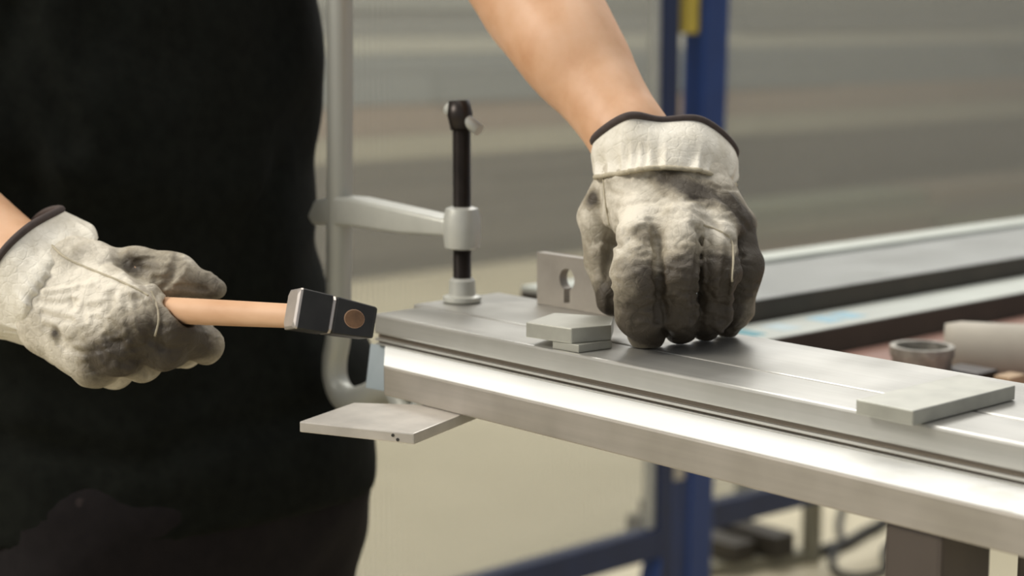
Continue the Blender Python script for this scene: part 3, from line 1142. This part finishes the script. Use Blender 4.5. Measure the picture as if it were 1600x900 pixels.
# ---- body: one continuous skin surface
lo = np.min([pelvis, shL, shR, elR, elL, hipL, hipR, LH['pinky'][0][3], wrR], 0) - 0.30
hi = np.max([head_c, shL, shR, elR, elL, hipL, hipR, LH['index'][0][3], RH['thumb'][0][3]], 0) + 0.16
lo[2] = -0.01
BF = Field(lo, hi, 0.007)


def torso(F, g, k=0.05):
    ax = np.array(shL) - np.array(shR)
    ax[2] = 0
    ax /= np.linalg.norm(ax)
    ay = np.array((-ax[1], ax[0], 0))
    R_ = [ax, ay, (0, 0, 1)]
    F.ell(pelvis, (0.180 + g, 0.132 + g, 0.15 + g), R_, k)
    for q, a_, b_, c_ in (((-0.5788, -0.0628, 0.9520), 0.198, 0.124, 0.085), ((-0.5851, -0.1002, 1.0504), 0.160, 0.116, 0.11), ((-0.5850, -0.1046, 1.1292), 0.165, 0.116, 0.14), ((-0.5884, -0.0970, 1.2115), 0.170, 0.118, 0.15), ((-0.5981, -0.0941, 1.3041), 0.178, 0.118, 0.17)):
        F.ell(q, (a_ + g, b_ + g, c_ + g), R_, k)
    F.ell(lerp(chest, neck0, 0.6), (0.165 + g, 0.10 + g, 0.13 + g), R_, k)


torso(BF, -0.014)
for s_ in (shL, shR):
    BF.cap(lerp(neck0, s_, 0.35), s_, 0.055, 0.058, 0.05)
BF.cap(neck0, lerp(neck0, head_c, 0.5), 0.058, 0.055, 0.03)
hc = np.array(head_c)
face = np.array((0.80, -0.30, -0.45))
face /= np.linalg.norm(face)
side = np.cross(face, (0, 0, 1))
side /= np.linalg.norm(side)
upv = np.cross(side, face)
RF = [side, face, upv]
BF.ell(hc, (0.073, 0.092, 0.110), RF, 0.02)
BF.ell(hc + face * 0.035 - upv * 0.062, (0.052, 0.052, 0.055), RF, 0.02)
BF.cap(hc + face * 0.088 + upv * 0.012, hc + face * 0.112 - upv * 0.024, 0.010, 0.014, 0.008)
for q in (-1, 1):
    BF.ell(hc + side * q * 0.074 - upv * 0.01, (0.010, 0.020, 0.032), RF, 0.006)
BF.cap(hc + face * 0.083 - upv * 0.055 - side * 0.02, hc + face * 0.083 - upv * 0.055 + side * 0.02, 0.009, 0.009, 0.004)
# arms
BF.chain([shL, elL], [0.056, 0.044], 0.04)
BF.chain([elL, midL, (-0.1376, 0.0520, 1.2408), wrL], [0.043, 0.0415, 0.0345, 0.0275], 0.02)
BF.cap((-0.2331, 0.0657, 1.3212), (-0.1557, 0.0466, 1.2592), 0.040, 0.033, 0.02)
BF.chain([shR, elR], [0.056, 0.046], 0.04)
BF.chain([elR, (-0.4874, -0.3148, 1.1575), wrR], [0.044, 0.042, 0.029], 0.02)
# hands inside the gloves
for H_, wr, w0 in ((LH, wrL, wristL), (RH, wrR, wristR)):
    BF.cap(wr, w0, 0.026, 0.022, 0.012)
    for nm, (P_, r_) in H_.items():
        BF.cap(w0, P_[0], 0.014, 0.0085, 0.012)
        BF.chain(P_, [0.0085, 0.0080, 0.0078, 0.0072] if nm != 'thumb' else [0.009, 0.0085, 0.008, 0.005], 0.003)
# legs and feet
feet = []
for hp_, dx in ((hipL, 0.0), (hipR, 0.0)):
    hv = np.array(hp_)
    kn = hv + np.array((0.03, -0.01, 0)); kn[2] = 0.47
    an = kn + np.array((-0.03, 0.02, 0)); an[2] = 0.075
    to = an + np.array((0.12, -0.09, 0)); to[2] = 0.035
    feet.append((kn, an, to))
    BF.cap(hv, kn, 0.076, 0.056, 0.03)
    BF.cap(kn, an, 0.054, 0.036, 0.03)
    BF.cap(an, to, 0.034, 0.026, 0.02)
BF.carve(hp(0.0), hp(0.27), 0.0135)
body = BF.build('person', M['skin'], None)
tag(body, 'person in black T-shirt and stained dark trousers working at the profiles in leather gloves', 'person')

# ---- hair
HF = Field(hc - 0.15, hc + 0.15, 0.006)
HF.ell(hc + upv * 0.022 - face * 0.012, (0.081, 0.098, 0.104), RF, 0)
X_, Y_, Z_ = HF.ax[0][:, None, None] - hc[0], HF.ax[1][None, :, None] - hc[1], HF.ax[2][None, None, :] - hc[2]
fr = X_ * face[0] + Y_ * face[1] + Z_ * face[2]
uu = X_ * upv[0] + Y_ * upv[1] + Z_ * upv[2]
HF.D = np.maximum(HF.D, np.minimum(fr * 0.8 - uu * 0.7 - 0.0, 0.2).astype(np.float32))
HF.build('hair', M['hair'], body)

# ---- T-shirt: torso offset with folds, short sleeves, hem
lo = np.min([pelvis, shL, shR, hipL, hipR], 0) - 0.26
hi = np.max([neck0, shL, shR, hipL, hipR], 0) + 0.24
HEM = float(np.array(pelvis)[2]) + 0.0
lo[2] = HEM - 0.02
hi[2] = float(np.array(neck0)[2]) + 0.06
SF = Field(lo, hi, 0.0065)
torso(SF, 0.022, 0.06)
for s_ in (shL, shR):
    SF.cap(lerp(neck0, s_, 0.3), s_, 0.068, 0.072, 0.05)
SF.cap(shL, lerp(shL, elL, 0.62), 0.076, 0.070, 0.03)
SF.cap(shR, lerp(shR, elR, 0.62), 0.076, 0.070, 0.03)
SF.wob(0.006, 32, 5)
SF.wob(0.003, 75, 9)
# hang a little looser at the left flank and pull folds at the waist
for a_, b_ in (((-0.4177, -0.2679, 1.2549), (-0.3875, -0.2576, 1.1539)), ((-0.4146, -0.2582, 1.2824), (-0.3761, -0.2366, 1.1906)), ((-0.2715, -0.1246, 1.1723), (-0.2962, -0.1899, 1.0070)), ((-0.3857, -0.2967, 0.9749), (-0.3090, -0.2158, 0.9566)), ((-0.2330, -0.1218, 0.9979), (-0.3044, -0.2075, 0.9703))):
    pts = [SF.hit(lerp(a_, b_, t)) for t in (0, .2, .4, .6, .8, 1)]
    pts = [q for q in pts if q is not None]
    if len(pts) > 1:
        SF.groove(pts, 0.012, 0.010)
        SF.groove([q + np.array((0.02, 0.0, 0.012)) for q in pts], 0.010, -0.006)
zc = SF.ax[2][None, None, :]
SF.D = np.maximum(SF.D, (HEM - zc) + 0.006 * np.sin(SF.ax[0][:, None, None] * 30) )
SF.D = np.maximum(SF.D, (zc - (float(np.array(neck0)[2]) + 0.03)))
SF.build('t_shirt', M['black_cloth'], body)

# ---- trousers
lo = np.min([hipL, hipR, feet[0][0], feet[1][0]], 0) - 0.24
hi = np.max([hipL, hipR, feet[0][0], feet[1][0]], 0) + 0.24
lo[2] = 0.03
hi[2] = HEM + 0.14
TF = Field(lo, hi, 0.008)
ax = np.array(shL) - np.array(shR); ax[2] = 0; ax /= np.linalg.norm(ax)
TF.ell(pelvis, (0.196, 0.145, 0.16), [ax, (-ax[1], ax[0], 0), (0, 0, 1)], 0.03)
for hp_, (kn, an, to) in zip((hipL, hipR), feet):
    TF.cap(hp_, kn, 0.108, 0.085, 0.03)
    TF.cap(kn, an, 0.085, 0.070, 0.03)
TF.wob(0.007, 28, 2)
TF.wob(0.003, 70, 4)
TF.build('trousers', M['trousers'], body)
bt = None
for kn, an, to in feet:
    BO = Field(np.minimum(an, to) - 0.1, np.maximum(an, to) + np.array((0.1, 0.1, 0.16)), 0.006)
    BO.cap(an + np.array((0, 0, 0.10)), an, 0.052, 0.050, 0.02)
    BO.cap(an - np.array((0, 0, 0.012)), to + np.array((0.01, -0.008, 0.008)), 0.052, 0.044, 0.03)
    zc = BO.ax[2][None, None, :]
    BO.D = np.maximum(BO.D, 0.002 - zc)
    BO.build('boot', M['boot'], body)


# ------------------------------------------------------------------ gloves
def pts_on(F, pix):
    out = [F.hit(p) for p in pix]
    return [q for q in out if q is not None]


def seam_tube(F, name, pix, rad, mat, parent):
    q = pts_on(F, catmull(pix, 8))
    q = [q[i] if i in (0, len(q) - 1) else (q[i - 1] + q[i] + q[i + 1]) / 3 for i in range(len(q))]
    return tube(name, q, rad, mat, parent, 6)


def wrinkles(F, boxes, seed):
    """short random leather creases; boxes: corners as points on viewing lines, count, lean"""
    r = np.random.RandomState(seed)
    for p00, p10, p01, n, amp in boxes:
        a, b, c = np.array(p00), np.array(p10), np.array(p01)
        for _ in range(n):
            u, v = r.rand(2)
            du, dv = r.uniform(-0.28, 0.28), r.uniform(-0.10, 0.10)
            k = r.uniform(-0.06, 0.06)
            pix = [a + (b - a) * u + (c - a) * v, a + (b - a) * (u + du * 0.5) + (c - a) * (v + dv * 0.5 + k), a + (b - a) * (u + du) + (c - a) * (v + dv)]
            crease(F, pix, r.uniform(0.0012, 0.0021), amp * r.uniform(0.4, 1.0) * (1 if r.rand() < 0.75 else -0.7))


def glove(H_, w0, palm, extra, tk=0.006, h=0.0010):
    allp = np.array([p for P_, r in H_.values() for p in P_] + [w0])
    F = Field(allp.min(0) - 0.036, allp.max(0) + 0.036, h)
    for nm, (P_, r_) in H_.items():
        if nm == 'thumb':
            continue
        F.cap(w0, P_[0], 0.0185, r_[0] + 0.0005, 0.010)
    for a, b, ra_, rb_, k in palm:
        F.cap(a, b, ra_, rb_, k)
    for nm, (P_, r_) in H_.items():
        F.chain(P_, r_, 0.0025 if nm != 'thumb' else tk)
    for a, b, ra_, rb_, k in extra:
        F.cap(a, b, ra_, rb_, k)
    return F


# left glove, pressing the rear profile
palmL = [((-0.0513, 0.0145, 1.1606), (-0.0312, 0.0066, 1.1409), 0.019, 0.017, 0.012), ((-0.0341, 0.0346, 1.1650), (-0.0104, 0.0222, 1.1414), 0.020, 0.018, 0.012),
         ((-0.0248, 0.0569, 1.1642), (-0.0010, 0.0505, 1.1400), 0.019, 0.017, 0.012), ((-0.0568, 0.0396, 1.1451), (-0.0339, 0.0744, 1.1398), 0.018, 0.018, 0.015),
         ((-0.0661, 0.0200, 1.1703), (-0.0577, 0.0099, 1.1450), 0.0165, 0.014, 0.010)]
GL = glove(LH, wristL, palmL, [], 0.003)
for a_, b_ in (((0.1217, -0.1447, 1.1581), (0.1276, -0.1485, 1.1130)), ((0.1375, -0.1267, 1.1603), (0.1415, -0.1331, 1.1130)), ((0.1494, -0.1139, 1.1581), (0.1520, -0.1215, 1.1130))):
    q = pts_on(GL, [lerp(lerp(a_, CAM, -0.02), lerp(b_, CAM, -0.02), t) for t in np.linspace(0, 1, 9)])
    if len(q) > 2:
        GL.groove(q, 0.0028, 0.0075)
        for i in range(2, len(q) - 1):
            GL.carve(q[i], q[i + 1], 0.0040)


def crease(F, pix, wd, amp):
    """pix: points on the viewing lines; the furrow is laid on the surface behind them"""
    c = catmull(pix, 5)
    q = pts_on(F, c)
    if len(q) > 1:
        F.groove(q, wd, amp)
    return q


zc = GL.ax[2][None, None, :]
GL.D = np.maximum(GL.D, (T + 0.0004) - zc)
GL.wob(0.0009, 140, 1)
GL.wob(0.0005, 330, 2)
CL = [
    ([(0.0325, -0.0968, 1.1395), (0.0400, -0.0877, 1.1434), (0.0489, -0.0772, 1.1457)], 0.0022, 0.0016),
    ([(0.0423, -0.0845, 1.1457), (0.0469, -0.0780, 1.1519), (0.0509, -0.0737, 1.1511)], 0.0024, 0.0026),
    ([(0.0393, -0.0870, 1.1496), (0.0460, -0.0799, 1.1480), (0.0515, -0.0753, 1.1410)], 0.0026, 0.0026),
    ([(0.0498, -0.0738, 1.1562), (0.0518, -0.0734, 1.1484), (0.0534, -0.0738, 1.1387)], 0.0030, 0.0040),
    ([(0.0337, -0.0899, 1.1640), (0.0438, -0.0779, 1.1675), (0.0557, -0.0648, 1.1667)], 0.0020, 0.0013),
    ([(0.0538, -0.0658, 1.1717), (0.0668, -0.0536, 1.1620), (0.0771, -0.0444, 1.1523), (0.0847, -0.0380, 1.1434)], 0.0022, 0.0018),
    ([(0.0677, -0.0545, 1.1535), (0.0700, -0.0529, 1.1496), (0.0721, -0.0526, 1.1407), (0.0726, -0.0552, 1.1271)], 0.0024, 0.0028),
    ([(0.0719, -0.0503, 1.1519), (0.0735, -0.0507, 1.1426), (0.0756, -0.0536, 1.1193)], 0.0016, -0.0014),
    ([(0.0858, -0.0374, 1.1407), (0.0868, -0.0394, 1.1271), (0.0875, -0.0422, 1.1115)], 0.0018, -0.0016),
    ([(0.0434, -0.0854, 1.1368), (0.0475, -0.0812, 1.1348), (0.0513, -0.0767, 1.1364)], 0.0020, 0.0014),
    ([(0.0425, -0.0873, 1.1329), (0.0450, -0.0853, 1.1290), (0.0492, -0.0806, 1.1294)], 0.0018, 0.0012),
    ([(0.0598, -0.0680, 1.1329), (0.0644, -0.0636, 1.1302), (0.0688, -0.0581, 1.1325)], 0.0018, 0.0012),
    ([(0.0600, -0.0692, 1.1271), (0.0644, -0.0647, 1.1255), (0.0688, -0.0602, 1.1232)], 0.0018, 0.0012),
    ([(0.0470, -0.0887, 1.1045), (0.0512, -0.0846, 1.1022), (0.0557, -0.0791, 1.1045)], 0.0022, 0.0016),
    ([(0.0493, -0.0881, 1.0960), (0.0531, -0.0836, 1.0976), (0.0586, -0.0780, 1.0952)], 0.0020, 0.0014),
    ([(0.0792, -0.0516, 1.1108), (0.0826, -0.0494, 1.1038), (0.0814, -0.0525, 1.0960)], 0.0022, 0.0016),
    ([(0.0746, -0.0422, 1.1737), (0.0839, -0.0347, 1.1620), (0.0910, -0.0294, 1.1504)], 0.0024, 0.0013),
    ([(0.0713, -0.0445, 1.1795), (0.0786, -0.0378, 1.1737), (0.0848, -0.0329, 1.1651)], 0.0024, -0.0012),
    ([(0.0291, -0.0910, 1.1814), (0.0379, -0.0805, 1.1845), (0.0494, -0.0671, 1.1876)], 0.0022, -0.0010),
]
for pix, wd, am in CL:
    crease(GL, pix, wd * 0.85, am * 1.9)
crease(GL, [(0.0305, -0.0944, 1.1601), (0.0345, -0.0939, 1.1426), (0.0357, -0.0970, 1.1232), (0.0405, -0.0971, 1.0999)], 0.0030, 0.0060)
wrinkles(GL, [((0.0357, -0.0917, 1.1465), (0.0935, -0.0275, 1.1465), (0.0428, -0.0981, 1.0844), 90, 0.0022), ((0.0273, -0.0921, 1.1853), (0.0812, -0.0323, 1.1853), (0.0309, -0.0953, 1.1543), 30, 0.0015)], 4)
stL = [(GL.hit((0.0532, -0.0642, 1.1814)), 0.012, 0.34), (GL.hit((0.0626, -0.0552, 1.1752)), 0.011, 0.30), (GL.hit((0.0707, -0.0466, 1.1737)), 0.013, 0.25), (GL.hit((0.0834, -0.0343, 1.1659)), 0.014, 0.35),
       (GL.hit((0.0912, -0.0296, 1.1484)), 0.016, 0.42), (GL.hit((0.0922, -0.0343, 1.1232)), 0.020, 0.45), (GL.hit((0.0808, -0.0478, 1.1193)), 0.022, 0.42), (GL.hit((0.0651, -0.0653, 1.1193)), 0.020, 0.30),
       (GL.hit((0.0690, -0.0663, 1.0960)), 0.020, 0.42), (GL.hit((0.0489, -0.0824, 1.1232)), 0.018, 0.22), (GL.hit((0.0537, -0.0842, 1.0921)), 0.020, 0.42), (GL.hit((0.0809, -0.0531, 1.0960)), 0.020, 0.45),
       (GL.hit((0.0799, -0.0417, 1.1504)), 0.010, -0.25), (GL.hit((0.0405, -0.0828, 1.1620)), 0.016, -0.12), (GL.hit((0.0488, -0.0771, 1.1465)), 0.009, 0.22), (GL.hit((0.0238, -0.0995, 1.1698)), 0.006, 0.5), (GL.hit((0.0388, -0.0972, 1.1077)), 0.014, 0.3)]  # small strong spot by the thumb paints the dark of the hollow there
GL.D = np.maximum(GL.D, (T + 0.0006) - zc)
gl = GL.build('work_glove', M['leather'], body, {'dirt_shade': blobs([(c, r_, k_ * 2.0) for c, r_, k_ in stL] + [(P_[i], 0.021, s_) for P_, _ in LH.values() for i, s_ in ((1, 0.06), (2, 0.26), (3, 0.38))], 0.16)}, 1, 0.3)  # less darkening at the second joints paints in their highlights
tag(gl, 'grey leather glove pressing down with its fingertips')
seam_tube(GL, 'seam', [(0.0264, -0.0929, 1.1861), (0.0284, -0.0936, 1.1737), (0.0308, -0.0936, 1.1620), (0.0328, -0.0933, 1.1535)], 0.0006, M['seam'], gl)
seam_tube(GL, 'seam', [(0.0717, -0.0501, 1.1535), (0.0778, -0.0440, 1.1504), (0.0837, -0.0387, 1.1449), (0.0859, -0.0386, 1.1348), (0.0872, -0.0408, 1.1193)], 0.0008, M['seam'], gl)

# right glove, gripping the hammer
palmR = [((-0.3184, -0.2907, 1.1036), (-0.2639, -0.2627, 1.0937), 0.020, 0.018, 0.012), ((-0.3049, -0.2964, 1.0792), (-0.2575, -0.2772, 1.0655), 0.021, 0.018, 0.012),
         ((-0.3110, -0.2915, 1.0644), (-0.2706, -0.2800, 1.0508), 0.018, 0.017, 0.012), ((-0.3066, -0.2776, 1.1036), (-0.2830, -0.2514, 1.1036), 0.020, 0.014, 0.012),
         ((-0.3256, -0.2732, 1.0830), (-0.3048, -0.2397, 1.0819), 0.018, 0.016, 0.015), ((-0.3212, -0.2768, 1.1119), (-0.3013, -0.2656, 1.1102), 0.017, 0.018, 0.012)]
GR = glove(RH, wristR, palmR, [])
GR.wob(0.0010, 130, 5)
GR.wob(0.0005, 320, 6)
CR = [
    ([(-0.1670, -0.3184, 1.1395), (-0.1647, -0.3173, 1.1329), (-0.1575, -0.3116, 1.1232), (-0.1500, -0.3052, 1.1146), (-0.1434, -0.2995, 1.1077)], 0.0040, 0.0065),
    ([(-0.1634, -0.3164, 1.1310), (-0.1587, -0.3121, 1.1271), (-0.1554, -0.3098, 1.1209)], 0.0060, 0.0060),
    ([(-0.1611, -0.3184, 1.1108), (-0.1593, -0.3190, 1.0999), (-0.1559, -0.3178, 1.0882), (-0.1527, -0.3165, 1.0785)], 0.0026, 0.0026),
    ([(-0.1667, -0.3245, 1.1115), (-0.1666, -0.3262, 1.1038), (-0.1677, -0.3283, 1.0999)], 0.0024, 0.0015),
    ([(-0.1569, -0.3138, 1.1108), (-0.1541, -0.3131, 1.0999), (-0.1503, -0.3112, 1.0902), (-0.1473, -0.3097, 1.0824)], 0.0022, 0.0018),
    ([(-0.1521, -0.3085, 1.1108), (-0.1477, -0.3061, 1.0999), (-0.1454, -0.3062, 1.0882), (-0.1466, -0.3093, 1.0805)], 0.0020, -0.0016),
    ([(-0.1466, -0.3093, 1.0805), (-0.1449, -0.3066, 1.0844), (-0.1426, -0.3054, 1.0781)], 0.0020, 0.0020),
    ([(-0.1662, -0.3297, 1.0863), (-0.1601, -0.3252, 1.0766), (-0.1551, -0.3217, 1.0680)], 0.0024, 0.0022),
    ([(-0.1697, -0.3350, 1.0805), (-0.1636, -0.3299, 1.0727), (-0.1574, -0.3238, 1.0696)], 0.0024, 0.0016),
    ([(-0.1607, -0.3246, 1.0824), (-0.1544, -0.3197, 1.0727), (-0.1481, -0.3132, 1.0704)], 0.0022, 0.0020),
    ([(-0.1420, -0.2912, 1.1368), (-0.1430, -0.2946, 1.1271), (-0.1445, -0.2985, 1.1174)], 0.0030, 0.0022),
    ([(-0.1443, -0.2987, 1.1154), (-0.1405, -0.2936, 1.1193), (-0.1382, -0.2893, 1.1271)], 0.0022, -0.0014),
    ([(-0.1462, -0.3007, 1.1162), (-0.1383, -0.2919, 1.1162), (-0.1289, -0.2818, 1.1146)], 0.0022, 0.0016),
    ([(-0.1965, -0.3585, 1.1077), (-0.1884, -0.3499, 1.1061), (-0.1812, -0.3415, 1.1077)], 0.0022, 0.0016),
    ([(-0.1945, -0.3549, 1.1135), (-0.1881, -0.3475, 1.1146), (-0.1817, -0.3401, 1.1162)], 0.0020, -0.0012),
    ([(-0.1940, -0.3575, 1.0999), (-0.1887, -0.3522, 1.0976), (-0.1820, -0.3451, 1.0960)], 0.0022, 0.0014),
    ([(-0.1920, -0.3572, 1.0913), (-0.1879, -0.3530, 1.0902), (-0.1847, -0.3506, 1.0851)], 0.0022, 0.0016),
    ([(-0.1826, -0.3498, 1.0785), (-0.1744, -0.3413, 1.0758), (-0.1694, -0.3353, 1.0774)], 0.0024, 0.0012),
]
for pix, wd, am in CR:
    crease(GR, pix, wd * 0.85, am * 1.9)
wrinkles(GR, [((-0.1847, -0.3427, 1.1193), (-0.1518, -0.3062, 1.1193), (-0.1785, -0.3483, 1.0649), 60, 0.0021), ((-0.1658, -0.3173, 1.1387), (-0.1264, -0.2735, 1.1387), (-0.1632, -0.3197, 1.1154), 18, 0.0018), ((-0.1478, -0.3071, 1.0960), (-0.1215, -0.2779, 1.0960), (-0.1447, -0.3099, 1.0688), 20, 0.0018)], 8)
stR = [(GR.hit((-0.1662, -0.3329, 1.0727)), 0.016, 0.36), (GR.hit((-0.1675, -0.3370, 1.0611)), 0.018, 0.20), (GR.hit((-0.1539, -0.3201, 1.0688)), 0.016, 0.20), (GR.hit((-0.1301, -0.2914, 1.0785)), 0.026, 0.55),
       (GR.hit((-0.1432, -0.3060, 1.0785)), 0.018, 0.30), (GR.hit((-0.1566, -0.3177, 1.0921)), 0.016, 0.18), (GR.hit((-0.1264, -0.2788, 1.1154)), 0.018, 0.28), (GR.hit((-0.1492, -0.3006, 1.1310)), 0.018, 0.15),
       (GR.hit((-0.1833, -0.3439, 1.1077)), 0.022, -0.14), (GR.hit((-0.1608, -0.3139, 1.1290)), 0.010, 0.45), (GR.hit((-0.1877, -0.3532, 1.0882)), 0.004, 0.4), (GR.hit((-0.1684, -0.3256, 1.1154)), 0.018, -0.08)]  # spot between thumb and hand paints the crease shadow
GR.carve(hp(0.0), hp(0.27), 0.0108)
gr = GR.build('work_glove', M['leather'], body, {'dirt_shade': blobs([(c, r_, k_ * 1.8) for c, r_, k_ in stR], 0.17)}, 1, 0.3)
tag(gr, 'grey leather glove gripping the hammer handle')
seam_tube(GR, 'seam', [(-0.2007, -0.3536, 1.1496), (-0.1933, -0.3476, 1.1395), (-0.1876, -0.3427, 1.1333), (-0.1777, -0.3331, 1.1271), (-0.1664, -0.3221, 1.1209), (-0.1565, -0.3125, 1.1146), (-0.1516, -0.3079, 1.1108)], 0.0008, M['seam'], gr)
seam_tube(GR, 'seam', [(-0.1509, -0.3065, 1.1135), (-0.1479, -0.3049, 1.1057), (-0.1457, -0.3048, 1.0960), (-0.1462, -0.3075, 1.0863)], 0.0008, M['seam'], gr)


# ---- cuffs: lofted open tubes with gathers, edged with dark binding
def cuff(rings, parent, rows, cols, gather_row, dirt_shade, hem=True, bind_rad=0.0028, thick=0.0016, amp=0.0042, freq=22):
    G = loft_rings(rings, rows, cols)
    m, n = len(G), len(G[0])
    G = [[np.mean(G[0], 0) * 0.24 + p * 0.76 + (p - G[2][i]) * 0.6 for i, p in enumerate(G[0])], [np.mean(G[0], 0) * 0.08 + p * 0.92 + (p - G[2][i]) * 0.4 for i, p in enumerate(G[0])]] + G
    m = len(G)
    cen = [np.mean(r, 0) for r in G]
    rs = np.random.RandomState(len(rings) + n)
    ph = rs.rand(4) * 6.28
    outv, inv = [], []
    for j in range(m):
        t = j / (m - 1)
        g_ = math.exp(-((t - gather_row) / 0.30) ** 2)
        for i in range(n):
            p = G[j][i]
            d = p - cen[j]
            d = d / (np.linalg.norm(d) + 1e-9)
            a = 2 * math.pi * i / n
            pa = freq * a + ph[0] + 2.6 * math.sin(3 * a + ph[1]) + 1.5 * math.sin(5 * a + ph[2]) + 1.2 * t * math.sin(4 * a + ph[3])
            am_ = 0.45 + 0.55 * (0.5 + 0.5 * math.sin(4 * a + ph[2]))
            wv = am_ * (1 - 2 * abs(math.sin(pa * 0.5)) ** 0.7 + 0.4 * math.sin(pa)) + 0.5 * math.sin(6 * a + 6 * t + ph[2])
            big = 0.0012 * math.sin(3 * a + 4 * t + ph[3]) * (0.3 + t)
            q_ = p + d * (amp * g_ * wv * 0.6 + big)
            outv.append(q_)
            inv.append(q_ - d * thick)
    verts = outv + inv
    N_ = len(outv)
    faces = []
    for j in range(m - 1):
        for i in range(n):
            k = (i + 1) % n
            faces.append((j * n + i, j * n + k, (j + 1) * n + k, (j + 1) * n + i))
            faces.append((N_ + j * n + i, N_ + (j + 1) * n + i, N_ + (j + 1) * n + k, N_ + j * n + k))
    for i in range(n):
        k = (i + 1) % n
        faces.append((i, N_ + i, N_ + k, k))
        b_ = (m - 1) * n
        faces.append((b_ + i, b_ + k, N_ + b_ + k, N_ + b_ + i))
    cf = mesh_obj('cuff', verts, faces, M['cuff'], parent, True, {'dirt_shade': dirt_shade(np.array(verts))})
    rim = [outv[(m - 1) * n + i] for i in range(n)]
    if hem:
        tube('gathered_hem', [outv[2 * n + i] + (outv[2 * n + i] - cen[2]) * (0.02 + 0.02 * math.sin(17 * i)) for i in range(0, n, 2)], 0.0017, M['seam'], parent, 6, True)
    tube('cuff_binding', rim, bind_rad, M['binding'], parent, 8, True)
    return cf


# rings run round: left, front-left, front, front-right, right, back-right, back, back-left
ringsL = [
    [(-0.0781, 0.0063, 1.1690), (-0.0462, -0.0022, 1.1752), (-0.0243, 0.0124, 1.1792), (-0.0103, 0.0379, 1.1760), (-0.0190, 0.0784, 1.1641), (-0.0485, 0.0902, 1.1604), (-0.0800, 0.0738, 1.1629), (-0.0931, 0.0411, 1.1627)],
    [(-0.0836, 0.0092, 1.1756), (-0.0521, 0.0037, 1.1832), (-0.0282, 0.0176, 1.1873), (-0.0133, 0.0437, 1.1833), (-0.0199, 0.0861, 1.1690), (-0.0531, 0.1008, 1.1631), (-0.0873, 0.0821, 1.1684), (-0.1010, 0.0458, 1.1687)],
    [(-0.0883, 0.0093, 1.1852), (-0.0543, 0.0046, 1.1978), (-0.0339, 0.0247, 1.1997), (-0.0184, 0.0530, 1.1957), (-0.0256, 0.0924, 1.1781), (-0.0599, 0.1096, 1.1686), (-0.0951, 0.0903, 1.1759), (-0.1124, 0.0506, 1.1788)],
    [(-0.0888, 0.0110, 1.1949), (-0.0544, 0.0107, 1.2120), (-0.0451, 0.0326, 1.2098), (-0.0324, 0.0617, 1.2092), (-0.0369, 0.1011, 1.1852), (-0.0684, 0.1164, 1.1733), (-0.1019, 0.0932, 1.1819), (-0.1176, 0.0557, 1.1866)],
]
cuff(ringsL, gl, 36, 192, 0.18, blobs([((-0.0179, 0.0686, 1.1817), 0.02, 0.12), ((-0.0205, 0.0197, 1.1790), 0.012, 0.1)], 0.08))
ringsR = [
    [(-0.3068, -0.2559, 1.1267), (-0.2979, -0.2870, 1.1064), (-0.2953, -0.3054, 1.0857), (-0.3024, -0.3074, 1.0657), (-0.3325, -0.2953, 1.0529), (-0.3615, -0.2744, 1.0538), (-0.3693, -0.2553, 1.0759), (-0.3471, -0.2454, 1.1100)],
    [(-0.3149, -0.2571, 1.1341), (-0.2950, -0.2968, 1.1155), (-0.2939, -0.3162, 1.0915), (-0.3120, -0.3147, 1.0671), (-0.3459, -0.3020, 1.0556), (-0.3768, -0.2805, 1.0553), (-0.3847, -0.2592, 1.0811), (-0.3587, -0.2459, 1.1182)],
    [(-0.3264, -0.2595, 1.1401), (-0.3076, -0.2992, 1.1259), (-0.3075, -0.3201, 1.1007), (-0.3273, -0.3220, 1.0695), (-0.3621, -0.3094, 1.0561), (-0.3965, -0.2865, 1.0581), (-0.4073, -0.2677, 1.0870), (-0.3737, -0.2457, 1.1261)],
    [(-0.3399, -0.2639, 1.1465), (-0.3183, -0.3027, 1.1366), (-0.3210, -0.3258, 1.1147), (-0.3459, -0.3324, 1.0745), (-0.3838, -0.3182, 1.0561), (-0.4169, -0.2934, 1.0610), (-0.4271, -0.2697, 1.0955), (-0.3964, -0.2539, 1.1342)],
]
cuff(ringsR, gr, 36, 192, 0.22, blobs([((-0.3264, -0.2708, 1.1302), 0.014, 0.2)], 0.10), False)
